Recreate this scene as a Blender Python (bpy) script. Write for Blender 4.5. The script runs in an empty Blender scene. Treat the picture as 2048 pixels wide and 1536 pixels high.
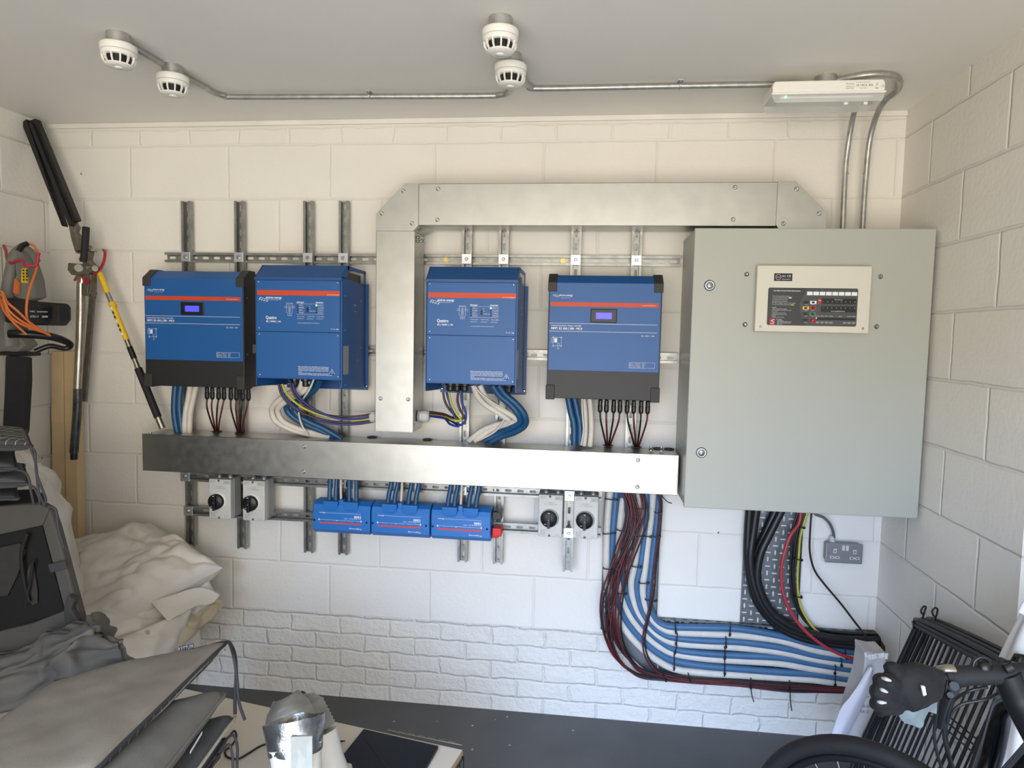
import bpy, math, random
from mathutils import Vector, Matrix, noise
PI = math.pi
random.seed(7)
S = bpy.context.scene
COL = S.collection

# ---------------- camera ----------------
cam = bpy.data.cameras.new('camera'); co = bpy.data.objects.new('camera', cam); COL.objects.link(co)
cam.sensor_width = 36; cam.sensor_fit = 'HORIZONTAL'; cam.lens = 1350.0/2048*36; cam.clip_start = .05
RX = Vector((0.99313849, 0.11511115, 0.02062423)); UP = Vector((-0.02889243, 0.07062814, 0.9970842)); FW = Vector((-0.11331886, 0.99083858, -0.07346937))
m3 = Matrix((RX, UP, -FW)).transposed()
co.matrix_world = Matrix.Translation((0.7071, -2.7803, 1.6176)) @ m3.to_4x4()
S.camera = co
S.view_settings.view_transform = 'Standard'; S.view_settings.look = 'None'; S.view_settings.gamma = 1
S.view_settings.use_curve_mapping = False
S.view_settings.exposure = 0.0

# ---------------- world: daylight outside the open garage door ----------------
w = bpy.data.worlds.new('world'); S.world = w; w.use_nodes = True
nt = w.node_tree; N = nt.nodes; LK = nt.links
bg = N['Background']; tc = N.new('ShaderNodeTexCoord'); sx = N.new('ShaderNodeSeparateXYZ'); rp = N.new('ShaderNodeValToRGB')
LK.new(tc.outputs['Generated'], sx.inputs[0])
mr = N.new('ShaderNodeMapRange'); mr.inputs['From Min'].default_value = -1; mr.inputs['From Max'].default_value = 1
# the neighbouring house hides the low sky on one side
mxx = N.new('ShaderNodeMath'); mxx.operation = 'MAXIMUM'; LK.new(sx.outputs['X'], mxx.inputs[0]); mxx.inputs[1].default_value = 0
mul = N.new('ShaderNodeMath'); mul.operation = 'MULTIPLY'; LK.new(mxx.outputs[0], mul.inputs[0]); mul.inputs[1].default_value = 1.0
ab = N.new('ShaderNodeMath'); ab.operation = 'GREATER_THAN'; LK.new(sx.outputs['Z'], ab.inputs[0]); ab.inputs[1].default_value = .05
mu2 = N.new('ShaderNodeMath'); mu2.operation = 'MULTIPLY'; LK.new(mul.outputs[0], mu2.inputs[0]); LK.new(ab.outputs[0], mu2.inputs[1])
sb = N.new('ShaderNodeMath'); sb.operation = 'SUBTRACT'; LK.new(sx.outputs['Z'], sb.inputs[0]); LK.new(mu2.outputs[0], sb.inputs[1])
LK.new(sb.outputs[0], mr.inputs['Value']); LK.new(mr.outputs[0], rp.inputs[0]); LK.new(rp.outputs[0], bg.inputs[0])
e = rp.color_ramp.elements
e[0].position = 0; e[0].color = (.51, .465, .405, 1)
e[1].position = 1; e[1].color = (.50, .82, 1.5, 1)
for q, c in ((.49, (.51, .465, .405, 1)), (.505, (.28, .262, .235, 1)), (.54, (.30, .28, .25, 1)), (.575, (.72, 1.0, 1.55, 1))):
    k = e.new(q); k.color = c
bg.inputs[1].default_value = 13.8
pl = bpy.data.lights.new('door_daylight_portal', 'AREA'); pl.shape = 'RECTANGLE'; pl.size = 2.9; pl.size_y = 2.15
pl.cycles.is_portal = True
po = bpy.data.objects.new('door_daylight_portal', pl); COL.objects.link(po); po.location = (.42, -4.22, 1.075); po.rotation_euler = (PI/2, 0, 0)

# ---------------- materials ----------------
MATS = {}
def srgb(r, g, b):
    f = lambda v: (v/255/12.92) if v/255 <= .04045 else ((v/255+.055)/1.055)**2.4
    return (f(r), f(g), f(b))
def mat(name, c, rough=.5, metal=0, var=.06, vs=6, bump=0, bs=80, emit=0, alpha=1, coat=0, rv=0):
    if name in MATS: return MATS[name]
    m = bpy.data.materials.new(name); m.use_nodes = True; t = m.node_tree; n = t.nodes; l = t.links
    b = n['Principled BSDF']; c = srgb(*c)
    tcn = n.new('ShaderNodeTexCoord')
    nz = n.new('ShaderNodeTexNoise'); nz.inputs['Scale'].default_value = vs; nz.inputs['Detail'].default_value = 4
    l.new(tcn.outputs['Object'], nz.inputs['Vector'])
    r = n.new('ShaderNodeValToRGB'); l.new(nz.outputs[0], r.inputs[0])
    r.color_ramp.elements[0].position = .3; r.color_ramp.elements[1].position = .7
    r.color_ramp.elements[0].color = (*[x*(1-var) for x in c], 1); r.color_ramp.elements[1].color = (*[min(1, x*(1+var)) for x in c], 1)
    l.new(r.outputs[0], b.inputs['Base Color'])
    b.inputs['Roughness'].default_value = rough; b.inputs['Metallic'].default_value = metal
    if coat: b.inputs['Coat Weight'].default_value = coat
    if rv:
        mr = n.new('ShaderNodeMapRange'); mr.inputs['To Min'].default_value = rough-rv; mr.inputs['To Max'].default_value = rough+rv
        n2 = n.new('ShaderNodeTexNoise'); n2.inputs['Scale'].default_value = vs*2.3; n2.inputs['Detail'].default_value = 6
        l.new(tcn.outputs['Object'], n2.inputs['Vector']); l.new(n2.outputs[0], mr.inputs['Value']); l.new(mr.outputs[0], b.inputs['Roughness'])
    if bump:
        n3 = n.new('ShaderNodeTexNoise'); n3.inputs['Scale'].default_value = bs; n3.inputs['Detail'].default_value = 5
        l.new(tcn.outputs['Object'], n3.inputs['Vector'])
        bp = n.new('ShaderNodeBump'); bp.inputs['Strength'].default_value = 1; bp.inputs['Distance'].default_value = bump
        l.new(n3.outputs[0], bp.inputs['Height']); l.new(bp.outputs[0], b.inputs['Normal'])
    if emit:
        b.inputs['Emission Color'].default_value = (*c, 1); b.inputs['Emission Strength'].default_value = emit
    if alpha < 1: b.inputs['Alpha'].default_value = alpha
    MATS[name] = m; return m

galv = mat('galvanised_sheet', (178, 179, 174), .36, 1, .06, 14, .00004, 300, rv=.07)
strut_m = mat('strut_zinc', (150, 152, 148), .36, .8, .2, 25, rv=.1)
plate_m = mat('bright_zinc_plate', (205, 210, 215), .4, 1, .05)
bolt_m = mat('bolt_steel', (180, 180, 178), .3, 1, .05)
brass_m = mat('passivated_bolt', (190, 168, 110), .35, 1, .1)
cond_m = mat('conduit_galvanised', (176, 176, 172), .4, .7, .18, 40, .0003, 150, rv=.1)
blue_m = mat('blue_powder_coat', (22, 86, 150), .45, 0, .03, 4)
dblue_m = mat('blue_powder_coat_hood', (18, 74, 132), .42, 0, .03, 4)
lblue_m = mat('blue_moulded_plastic', (30, 108, 184), .4, 0, .03, 5)
black_m = mat('black_powder_coat', (30, 31, 32), .5, 0, .05)
cap_m = mat('black_corner_plastic', (48, 47, 46), .6, 0, .05)
orange_m = mat('orange_print', (200, 66, 30), .5, 0, .02)
white_m = mat('white_print', (228, 232, 238), .5, 0, .02)
red_m = mat('red_plastic', (205, 24, 26), .45)
cab_m = mat('grey_cabinet_paint', (168, 171, 162), .38, 0, .015, 2, .00008, 300)
panel_m = mat('alarm_panel_paint', (206, 203, 190), .45, 0, .015)
dark_m = mat('dark_grey_label', (48, 51, 52), .45, 0, .04)
blk_m = mat('black_plastic', (18, 18, 19), .4, 0, .08)
iso_m = mat('light_grey_plastic', (196, 196, 190), .5, 0, .02)
iso2_m = mat('mid_grey_plastic', (150, 153, 150), .5, 0, .02)
wplas_m = mat('white_plastic', (232, 230, 222), .4, 0, .015)
lcd_m = mat('lcd_screen', (70, 70, 235), .3, 0, .15, 60, emit=1.2)
led_m = mat('green_led', (120, 255, 150), .3, emit=4)
cblue_m = mat('blue_cable_sheath', (62, 102, 138), .42, 0, .08, 30)
cnavy_m = mat('dark_blue_cable_sheath', (26, 76, 116), .4, 0, .06, 30)
cwhite_m = mat('white_cable_sheath', (208, 202, 190), .5, 0, .06, 30)
cblack_m = mat('black_cable_sheath', (24, 25, 26), .42, 0, .1, 30)
cred_m = mat('dark_red_cable_sheath', (92, 28, 34), .45, 0, .1, 30)
cpink_m = mat('red_cable_sheath', (172, 52, 62), .45, 0, .05, 30)
cyel_m = mat('yellow_cable_sheath', (178, 176, 62), .45, 0, .05, 30)
croyal_m = mat('royal_blue_core', (24, 44, 130), .42, 0, .06, 30)
cbrown_m = mat('brown_core', (64, 40, 34), .45, 0, .08, 30)
cgrey_m = mat('grey_flex', (92, 98, 98), .5, 0, .05, 30)
tie_m = mat('black_nylon', (14, 14, 14), .45)
wood_m = mat('pine_timber', (216, 188, 144), .6, 0, .12, 5, .0005, 60)
redhook_m = mat('red_hook_coating', (178, 30, 48), .4)
alu_m = mat('worn_aluminium', (176, 170, 158), .36, 1, .15, 30, .0004, 90, rv=.12)
castm = mat('cast_grey_metal', (120, 116, 106), .5, .8, .2, 40, .0008, 90)
foam_m = mat('black_foam_grip', (26, 26, 26), .7, 0, .1, 40, .0005, 200)
sheath_m = mat('black_blade_cover', (28, 27, 26), .55, 0, .15, 20)
yellow_m = mat('yellow_label', (226, 186, 30), .5)
gtool_m = mat('grey_tool_plastic', (118, 116, 108), .5, 0, .04)
mtool_m = mat('black_motor_plastic', (22, 22, 23), .32, 0, .08)
orangec_m = mat('orange_cable', (214, 116, 52), .5, 0, .05)
sack_m = mat('dusty_white_sheeting', (214, 208, 198), .6, 0, .07, 7, .004, 14)
sack2_m = mat('cream_canvas_sheeting', (186, 174, 148), .75, 0, .1, 6, .0015, 40)
cush_m = mat('taupe_cushion_fabric', (134, 128, 117), .9, 0, .08, 9, .0006, 260)
cush2_m = mat('grey_cushion_fabric', (112, 111, 106), .9, 0, .08, 9, .0006, 260)
cush3_m = mat('slate_cushion_fabric', (74, 76, 78), .9, 0, .1, 9, .0006, 260)
pipe_m = mat('charcoal_piping', (56, 56, 60), .8)
lpipe_m = mat('pale_piping', (176, 172, 158), .8)
fab_m = mat('grey_waterproof_fabric', (92, 90, 84), .85, 0, .08, 7, .002, 25)
carr_m = mat('grey_carrier_canvas', (70, 68, 64), .85, 0, .06, 9, .0004, 200)
mesh_m = mat('black_net_mesh', (10, 10, 10), .8, 0, .3, 60, alpha=.93)
board_m = mat('white_melamine', (226, 216, 200), .45, 0, .02)
foil_m = mat('silver_foil_tape', (168, 168, 166), .3, .9, .2, 20, .002, 60, rv=.1)
rib_m = mat('dull_grey_duct_tape', (150, 146, 136), .5, .5, .15, 20, .001, 60)
tapew_m = mat('pale_cloth_tape', (176, 180, 172), .7, 0, .05, 40, .0005, 300)
slab_m = mat('dark_glass_slab', (9, 11, 15), .42, 0, .05)
wire_m = mat('black_wire_coating', (9, 9, 9), .5, 0, .08)
rub_m = mat('black_rubber', (19, 19, 20), .7, 0, .15, 30, .0006, 200)
glove_m = mat('black_glove_fabric', (9, 10, 12), .8, 0, .1, 30, .0008, 150)
gcuff_m = mat('blue_grey_glove_lining', (108, 120, 122), .8, 0, .05, 20, .0005, 200)
paper_m = mat('white_paper', (222, 222, 232), .7, 0, .02)
pbag_m = mat('greyish_paper_bag', (196, 192, 190), .7, 0, .05, 12, .001, 25)
ink_m = mat('blue_ink', (40, 90, 140), .6)
hole_m = mat('raw_brick_hole', (96, 74, 50), .9, 0, .3, 30, .004, 30)
glass_m = mat('clear_polycarbonate', (236, 240, 238), .12, 0, .02, alpha=.45)
sock_m = mat('grey_metal_socket', (134, 135, 136), .42, .3, .04)
tray_m = mat('cable_tray_galvanised', (122, 126, 128), .45, .85, .14, 12, rv=.1)

# ---------------- mesh helpers ----------------
BASE = {}
class MB:
    def __init__(s): s.v = []; s.f = []; s.m = []; s.s = []
    def add(s, vs, fs, mi=0, sm=False):
        o = len(s.v); s.v += [tuple(v) for v in vs]
        for f in fs: s.f.append([i+o for i in f]); s.m.append(mi); s.s.append(sm)
        return s
    def box(s, x0, x1, y0, y1, z0, z1, mi=0):
        vs = [(x, y, z) for z in (z0, z1) for y in (y0, y1) for x in (x0, x1)]
        return s.add(vs, [(0, 2, 3, 1), (4, 5, 7, 6), (0, 1, 5, 4), (2, 6, 7, 3), (0, 4, 6, 2), (1, 3, 7, 5)], mi)
    def slab(s, pts, t, mi=0):
        # polygon of 3-D points extruded by vector t
        n = len(pts); t = Vector(t); P = [Vector(p) for p in pts]
        vs = P+[p+t for p in P]
        return s.add(vs, [list(range(n))[::-1], list(range(n, 2*n))]+[(i, (i+1) % n, n+(i+1) % n, n+i) for i in range(n)], mi)
    def prism(s, poly, y0, y1, mi=0): return s.slab([(a, y0, b) for a, b in poly], (0, y1-y0, 0), mi)
    def prismx(s, poly, x0, x1, mi=0): return s.slab([(x0, a, b) for a, b in poly], (x1-x0, 0, 0), mi)
    def tube(s, pts, r, seg=10, mi=0, caps=True, sub=6, flat=None):
        P = [Vector(p) for p in pts]
        if sub > 1 and len(P) > 2: P, R = spl(P, sub, r)
        else: R = list(r) if isinstance(r, (list, tuple)) else [r]*len(P)
        n = len(P); T = []
        for i in range(n):
            d = P[min(i+1, n-1)]-P[max(i-1, 0)]
            T.append(d.normalized() if d.length > 1e-9 else Vector((0, 0, 1)))
        a = Vector((0, 1, 0)) if abs(T[0].y) < .9 else Vector((1, 0, 0))
        u = (a-T[0]*a.dot(T[0])).normalized(); vs = []
        for i in range(n):
            u = (u-T[i]*u.dot(T[i])).normalized(); w_ = T[i].cross(u)
            for k in range(seg):
                an = 2*PI*k/seg; fx = flat or 1
                vs.append(P[i]+(u*math.cos(an)*fx+w_*math.sin(an))*R[i])
        fs = [(i*seg+k, i*seg+(k+1) % seg, (i+1)*seg+(k+1) % seg, (i+1)*seg+k) for i in range(n-1) for k in range(seg)]
        s.add(vs, fs, mi, True)
        if caps: s.add(vs[:seg], [list(range(seg))[::-1]], mi); s.add(vs[-seg:], [list(range(seg))], mi)
        return s
    def cyl(s, a, b, r, r2=None, seg=16, mi=0): return s.tube([a, b], [r, r if r2 is None else r2], seg, mi, sub=1)
    def lathe(s, prof, c, axis='z', seg=28, mi=0, sm=True, cap=True):
        vs = []
        for r, h in prof:
            for k in range(seg):
                a = 2*PI*k/seg; x, y = r*math.cos(a), r*math.sin(a)
                vs.append((c[0]+x, c[1]+y, c[2]+h) if axis == 'z' else (c[0]+x, c[1]+h, c[2]+y) if axis == 'y' else (c[0]+h, c[1]+x, c[2]+y))
        n = len(prof)
        s.add(vs, [(i*seg+k, i*seg+(k+1) % seg, (i+1)*seg+(k+1) % seg, (i+1)*seg+k) for i in range(n-1) for k in range(seg)], mi, sm)
        if cap: s.add(vs[:seg], [list(range(seg))], mi); s.add(vs[-seg:], [list(range(seg))], mi)
        return s
    def grid(s, fn, nu, nv, mi=0, sm=True, closeu=False):
        vs = [fn(i/nu, j/nv) for i in range(nu+1) for j in range(nv+1)]
        return s.add(vs, [(i*(nv+1)+j, (i+1)*(nv+1)+j, (i+1)*(nv+1)+j+1, i*(nv+1)+j+1) for i in range(nu) for j in range(nv)], mi, sm)
    def stroke(s, pts, y, w_, mi=0):
        for a, b in zip(pts, pts[1:]):
            d = Vector((b[0]-a[0], b[1]-a[1])); 
            if d.length < 1e-9: continue
            n = Vector((-d.y, d.x)).normalized()*w_/2; d = d.normalized()*w_/2*.6
            q = [(a[0]-d.x+n.x, y, a[1]-d.y+n.y), (a[0]-d.x-n.x, y, a[1]-d.y-n.y), (b[0]+d.x-n.x, y, b[1]+d.y-n.y), (b[0]+d.x+n.x, y, b[1]+d.y+n.y)]
            s.add(q, [(0, 1, 2, 3)], mi)
        return s
    def rect(s, x0, x1, z0, z1, y, mi=0): return s.add([(x0, y, z0), (x1, y, z0), (x1, y, z1), (x0, y, z1)], [(0, 1, 2, 3)], mi)
    def build(s, name, mats, parent=None, bevel=0, label=None, cat=None, group=None, kind=None, org=None):
        b = Vector(BASE[parent.name]) if parent else Vector(org or (0, 0, 0))
        me = bpy.data.meshes.new(name)
        me.from_pydata([Vector(v)-b for v in s.v], [], s.f)
        for m in (mats if isinstance(mats, (list, tuple)) else [mats]): me.materials.append(m)
        me.polygons.foreach_set('material_index', s.m); me.polygons.foreach_set('use_smooth', s.s); me.update()
        o = bpy.data.objects.new(name, me); COL.objects.link(o)
        if parent: o.parent = parent
        else: o.location = b
        BASE[o.name] = tuple(b)
        if bevel:
            md = o.modifiers.new('bevel', 'BEVEL'); md.width = bevel; md.segments = 2; md.limit_method = 'ANGLE'; md.angle_limit = math.radians(50)
        tag(o, label, cat, group, kind)
        return o
def spl(P, sub, r):
    R = list(r) if isinstance(r, (list, tuple)) else [r]*len(P)
    Q = []; RR = []; n = len(P)
    for i in range(n-1):
        p0, p1, p2, p3 = P[max(i-1, 0)], P[i], P[i+1], P[min(i+2, n-1)]
        for k in range(sub):
            t = k/sub
            Q.append(.5*((2*p1)+(p2-p0)*t+(2*p0-5*p1+4*p2-p3)*t*t+(3*p1-p0-3*p2+p3)*t**3)); RR.append(R[i]*(1-t)+R[i+1]*t)
    Q.append(P[-1]); RR.append(R[-1]); return Q, RR
def tag(o, label=None, cat=None, group=None, kind=None):
    if label: o['label'] = label
    if cat: o['category'] = cat
    if group: o['group'] = group
    if kind: o['kind'] = kind
def thing(name, label, cat, loc, group=None):
    o = bpy.data.objects.new(name, None); COL.objects.link(o); o.location = loc; o.empty_display_size = .05
    BASE[o.name] = tuple(loc); tag(o, label, cat, group); return o
def dup(root, d, label, group=None):
    # copy of a thing with its parts and sub-parts, moved by d
    r = root.copy(); COL.objects.link(r); r.location = Vector(root.location)+Vector(d); r['label'] = label
    if group: r['group'] = group
    BASE[r.name] = tuple(Vector(BASE[root.name])+Vector(d))
    for ch in list(root.children):
        c = ch.copy(); COL.objects.link(c); c.parent = r
        for g in list(ch.children):
            h = g.copy(); COL.objects.link(h); h.parent = c
    return r
TXT = {}
def glyphs(t):
    if t not in TXT:
        cu = bpy.data.curves.new('t', 'FONT'); cu.body = t; cu.size = 1; cu.resolution_u = 2; cu.fill_mode = 'FRONT' if hasattr(cu, 'fill_mode') else 'BOTH'
        o = bpy.data.objects.new('t', cu); COL.objects.link(o); bpy.context.view_layer.update()
        me = bpy.data.meshes.new_from_object(o.evaluated_get(bpy.context.evaluated_depsgraph_get()))
        vs = [(v.co.x, v.co.y) for v in me.vertices]; fs = [list(p.vertices) for p in me.polygons]
        bpy.data.objects.remove(o); bpy.data.meshes.remove(me); bpy.data.curves.remove(cu)
        TXT[t] = (vs, fs)
    return TXT[t]
def txt(mb, t, x, z, y, h, w_=None, al='L', mi=0, flip=False, bold=0):
    vs, fs = glyphs(t)
    if not vs: return
    x0 = min(v[0] for v in vs); x1 = max(v[0] for v in vs); sc = h/.7
    sxx = (w_/(x1-x0)) if w_ else sc
    off = {'L': 0, 'C': -(x1-x0)*sxx/2, 'R': -(x1-x0)*sxx}[al]; sg = -1 if flip else 1
    for dx in ([0] if not bold else [0, bold]):
        mb.add([(x+sg*((v[0]-x0)*sxx+off+dx), y-dx*.05, z+sg*v[1]*sc) for v in vs], fs, mi)
def logo(mb, x, z, y, h, mi=0, flip=False):
    # slanted ribbon mark
    sg = -1 if flip else 1
    for k in range(3):
        a = x+sg*k*h*.62; zz = z-sg*k*h*.16
        mb.stroke([(a, zz), (a+sg*h*.3, zz+sg*h*.62), (a+sg*h*.75, zz+sg*h*.62), (a+sg*h*1.05, zz), (a+sg*h*.55, zz), (a+sg*h*.3, zz+sg*h*.4)], y, h*.11, mi)
def slotplate(mb, cells, org, ua, va, mi=0):
    # sheet with real slots; cells = (u0,u1,v0,v1, su0,su1,sv0,sv1)
    org = Vector(org); ua = Vector(ua); va = Vector(va)
    for u0, u1, v0, v1, a0, a1, b0, b1 in cells:
        c = min(a1-a0, b1-b0)*.35
        inn = [(a0+c, b0), (a1-c, b0), (a1, b0+c), (a1, b1-c), (a1-c, b1), (a0+c, b1), (a0, b1-c), (a0, b0+c)]
        out = [(a0+c, v0), (a1-c, v0), (u1, b0+c), (u1, b1-c), (a1-c, v1), (a0+c, v1), (u0, b1-c), (u0, b0+c)]
        cor = [(u0, v0), (u1, v0), (u1, v1), (u0, v1)]
        P = [org+ua*a+va*b for a, b in inn+out+cor]
        F = [(0, 1, 9, 8), (2, 3, 11, 10), (4, 5, 13, 12), (6, 7, 15, 14),
             (7, 0, 8, 16, 15), (1, 2, 10, 17, 9), (3, 4, 12, 18, 11), (5, 6, 14, 19, 13)]
        mb.add(P, F, mi)

# ---------------- room shell ----------------
XL, XR, ZC, YF = -1.69, 1.874, 2.4925, -4.2
def wall_mat(name, ax, ph, zph, back, col, brick=False):
    m = bpy.data.materials.new(name); m.use_nodes = True; t = m.node_tree; n = t.nodes; l = t.links
    b = n['Principled BSDF']; b.inputs['Roughness'].default_value = .55
    tcn = n.new('ShaderNodeTexCoord'); sp = n.new('ShaderNodeSeparateXYZ'); l.new(tcn.outputs['Object'], sp.inputs[0])
    def mth(op, a, bb=None, cl=False):
        q = n.new('ShaderNodeMath'); q.operation = op; q.use_clamp = cl
        for i, v in enumerate((a, bb)):
            if v is None: continue
            if isinstance(v, (int, float)): q.inputs[i].default_value = v
            else: l.new(v, q.inputs[i])
        return q.outputs[0]
    U = mth('SUBTRACT', sp.outputs[ax], ph); V = mth('SUBTRACT', sp.outputs['Z'], zph)
    def br(u, v, bw, rh, ms, sm):
        cb = n.new('ShaderNodeCombineXYZ'); l.new(u, cb.inputs[0]); l.new(v, cb.inputs[1])
        nd = n.new('ShaderNodeTexNoise'); nd.inputs['Scale'].default_value = 14; l.new(tcn.outputs['Object'], nd.inputs['Vector'])
        dv = n.new('ShaderNodeVectorMath'); dv.operation = 'MULTIPLY_ADD'; l.new(nd.outputs['Color'], dv.inputs[0]); dv.inputs[1].default_value = (.009, .009, 0) if rh > .2 else (.03, .022, 0); l.new(cb.outputs[0], dv.inputs[2])
        k = n.new('ShaderNodeTexBrick'); l.new(dv.outputs[0], k.inputs['Vector']); k.inputs['Scale'].default_value = 1
        k.inputs['Brick Width'].default_value = bw; k.inputs['Row Height'].default_value = rh; k.inputs['Mortar Size'].default_value = ms; k.inputs['Mortar Smooth'].default_value = sm
        k.offset = .5; k.offset_frequency = 2
        return k.outputs['Fac']
    blk = br(U, V, .45, .225, .0085, 1.0)
    nz = n.new('ShaderNodeTexNoise'); nz.inputs['Scale'].default_value = 55; nz.inputs['Detail'].default_value = 6; l.new(tcn.outputs['Object'], nz.inputs['Vector'])
    nz2 = n.new('ShaderNodeTexNoise'); nz2.inputs['Scale'].default_value = 3; nz2.inputs['Detail'].default_value = 3; l.new(tcn.outputs['Object'], nz2.inputs['Vector'])
    h = mth('ADD', mth('MULTIPLY', blk, -.0030 if brick else -.0048), mth('MULTIPLY', nz.outputs[0], .0016))
    if brick:
        bk = br(sp.outputs[ax], sp.outputs['Z'], .225, .075, .009, 1.0)
        nb = n.new('ShaderNodeTexNoise'); nb.inputs['Scale'].default_value = 22; nb.inputs['Detail'].default_value = 8; nb.inputs['Roughness'].default_value = .62; l.new(tcn.outputs['Object'], nb.inputs['Vector'])
        hb = mth('ADD', mth('MULTIPLY', bk, -.0062), mth('MULTIPLY', nb.outputs[0], .017))
        ht = mth('ADD', mth('MULTIPLY', bk, -.003), mth('MULTIPLY', nz.outputs[0], .002))
        low = mth('LESS_THAN', sp.outputs['Z'], .375); top = mth('GREATER_THAN', sp.outputs['Z'], 2.4); cap = mth('GREATER_THAN', sp.outputs['Z'], 2.465)
        def mix(f, a, c):
            q = n.new('ShaderNodeMix'); l.new(f, q.inputs[0]); l.new(a, q.inputs[2])
            if isinstance(c, (int, float)): q.inputs[3].default_value = c
            else: l.new(c, q.inputs[3])
            return q.outputs[0]
        h = mix(low, h, hb); h = mix(top, h, ht); h = mix(cap, h, .004)
        j = mth('LESS_THAN', mth('ABSOLUTE', mth('SUBTRACT', sp.outputs[ax], .0544)), .011)
        j = mth('MULTIPLY', j, mth('LESS_THAN', sp.outputs['Z'], 2.47))
        h = mth('SUBTRACT', h, mth('MULTIPLY', j, .006))
    bp = n.new('ShaderNodeBump'); bp.inputs['Distance'].default_value = 1; bp.inputs['Strength'].default_value = .9; l.new(h, bp.inputs['Height']); l.new(bp.outputs[0], b.inputs['Normal'])
    r = n.new('ShaderNodeValToRGB'); l.new(nz2.outputs[0], r.inputs[0]); c = srgb(*col)
    r.color_ramp.elements[0].position = .25; r.color_ramp.elements[1].position = .75
    r.color_ramp.elements[0].color = (*[x*.95 for x in c], 1); r.color_ramp.elements[1].color = (*c, 1)
    # scuffs and small knocks
    vo = n.new('ShaderNodeTexVoronoi'); vo.inputs['Scale'].default_value = 5.5; l.new(tcn.outputs['Object'], vo.inputs['Vector'])
    sc = mth('LESS_THAN', vo.outputs['Distance'], .022)
    vo2 = n.new('ShaderNodeTexNoise'); vo2.inputs['Scale'].default_value = 2.2; l.new(tcn.outputs['Object'], vo2.inputs['Vector'])
    sc = mth('MULTIPLY', sc, mth('GREATER_THAN', vo2.outputs[0], .5))
    mx = n.new('ShaderNodeMix'); mx.data_type = 'RGBA'; l.new(sc, mx.inputs[0]); l.new(r.outputs[0], mx.inputs[6]); mx.inputs[7].default_value = (.16, .13, .10, 1)
    l.new(mx.outputs[2], b.inputs['Base Color'])
    return m
WCOL = (232, 228, 218)
wb = MB(); wb.box(XL-.1, XR+.1, 0, .1, -.1, ZC+.1)
wb.build('wall_back', wall_mat('painted_blockwork_back', 'X', .2794, .375, True, WCOL, True), kind='structure')
wl = MB(); wl.box(XL-.1, XL, YF, 0, -.1, ZC+.1)
wl.build('wall_left', wall_mat('painted_blockwork_left', 'Y', -.018, .362, False, WCOL), kind='structure')
wr = MB(); wr.box(XR, XR+.2, -.86, 0, -.1, ZC+.1); wr.box(XR, XR+.2, YF, -.86, 1.9, ZC+.1); wr.box(XR, XR+.2, YF, -1.75, -.1, 1.9)
wr.build('wall_right', wall_mat('painted_blockwork_right', 'Y', .02, .375, False, WCOL), kind='structure')
rc = MB(); rc.box(XR+.1, XR+.12, -1.75, -.86, -.1, 1.9)
rc.build('door_1', mat('white_door_paint', (236, 236, 234), .5), kind='structure')
cl = MB(); cl.box(XL-.1, XR+.2, YF, 0, ZC, ZC+.1)
cl.build('ceiling', mat('ceiling_grey_paint', (231, 229, 221), .6, 0, .03, 1.5, .0008, 12), kind='structure')
def floor_mat():
    m = mat('grey_floor_paint', (84, 84, 84), .5, 0, .12, 5, .0006, 40)
    t = m.node_tree; n = t.nodes; l = t.links; b = n['Principled BSDF']; src = b.inputs['Base Color'].links[0].from_socket
    tcn = n.new('ShaderNodeTexCoord'); vo = n.new('ShaderNodeTexVoronoi'); vo.inputs['Scale'].default_value = 16; l.new(tcn.outputs['Object'], vo.inputs['Vector'])
    lt = n.new('ShaderNodeMath'); lt.operation = 'LESS_THAN'; lt.inputs[1].default_value = .07; l.new(vo.outputs['Distance'], lt.inputs[0])
    nz = n.new('ShaderNodeTexNoise'); nz.inputs['Scale'].default_value = 4; l.new(tcn.outputs['Object'], nz.inputs['Vector'])
    gt = n.new('ShaderNodeMath'); gt.operation = 'GREATER_THAN'; gt.inputs[1].default_value = .55; l.new(nz.outputs[0], gt.inputs[0])
    mu = n.new('ShaderNodeMath'); mu.operation = 'MULTIPLY'; l.new(lt.outputs[0], mu.inputs[0]); l.new(gt.outputs[0], mu.inputs[1])
    mx = n.new('ShaderNodeMix'); mx.data_type = 'RGBA'; l.new(mu.outputs[0], mx.inputs[0]); l.new(src, mx.inputs[6]); mx.inputs[7].default_value = (.6, .6, .58, 1)
    l.new(mx.outputs[2], b.inputs['Base Color']); return m
fl = MB(); fl.box(XL-.1, XR+.2, YF, 0, -.1, 0); fl.build('floor', floor_mat(), kind='structure')
# front wall around the open garage door, behind the camera
DX0, DX1, DZ = -1.0, 1.85, 2.15
wf = MB(); wf.box(XL-.1, DX0, YF-.1, YF, -.1, ZC+.1); wf.box(DX1, XR+.2, YF-.1, YF, -.1, ZC+.1); wf.box(DX0, DX1, YF-.1, YF, DZ, ZC+.1)
wf.build('wall_front', mat('front_wall_brick', (150, 140, 128), .7), kind='structure')
tr = MB(); tr.box(XL, XR, -.012, 0, 2.472, ZC); tr.build('trim_1', mat('painted_wall_plate', (228, 224, 214), .5), kind='structure', bevel=.003)

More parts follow.
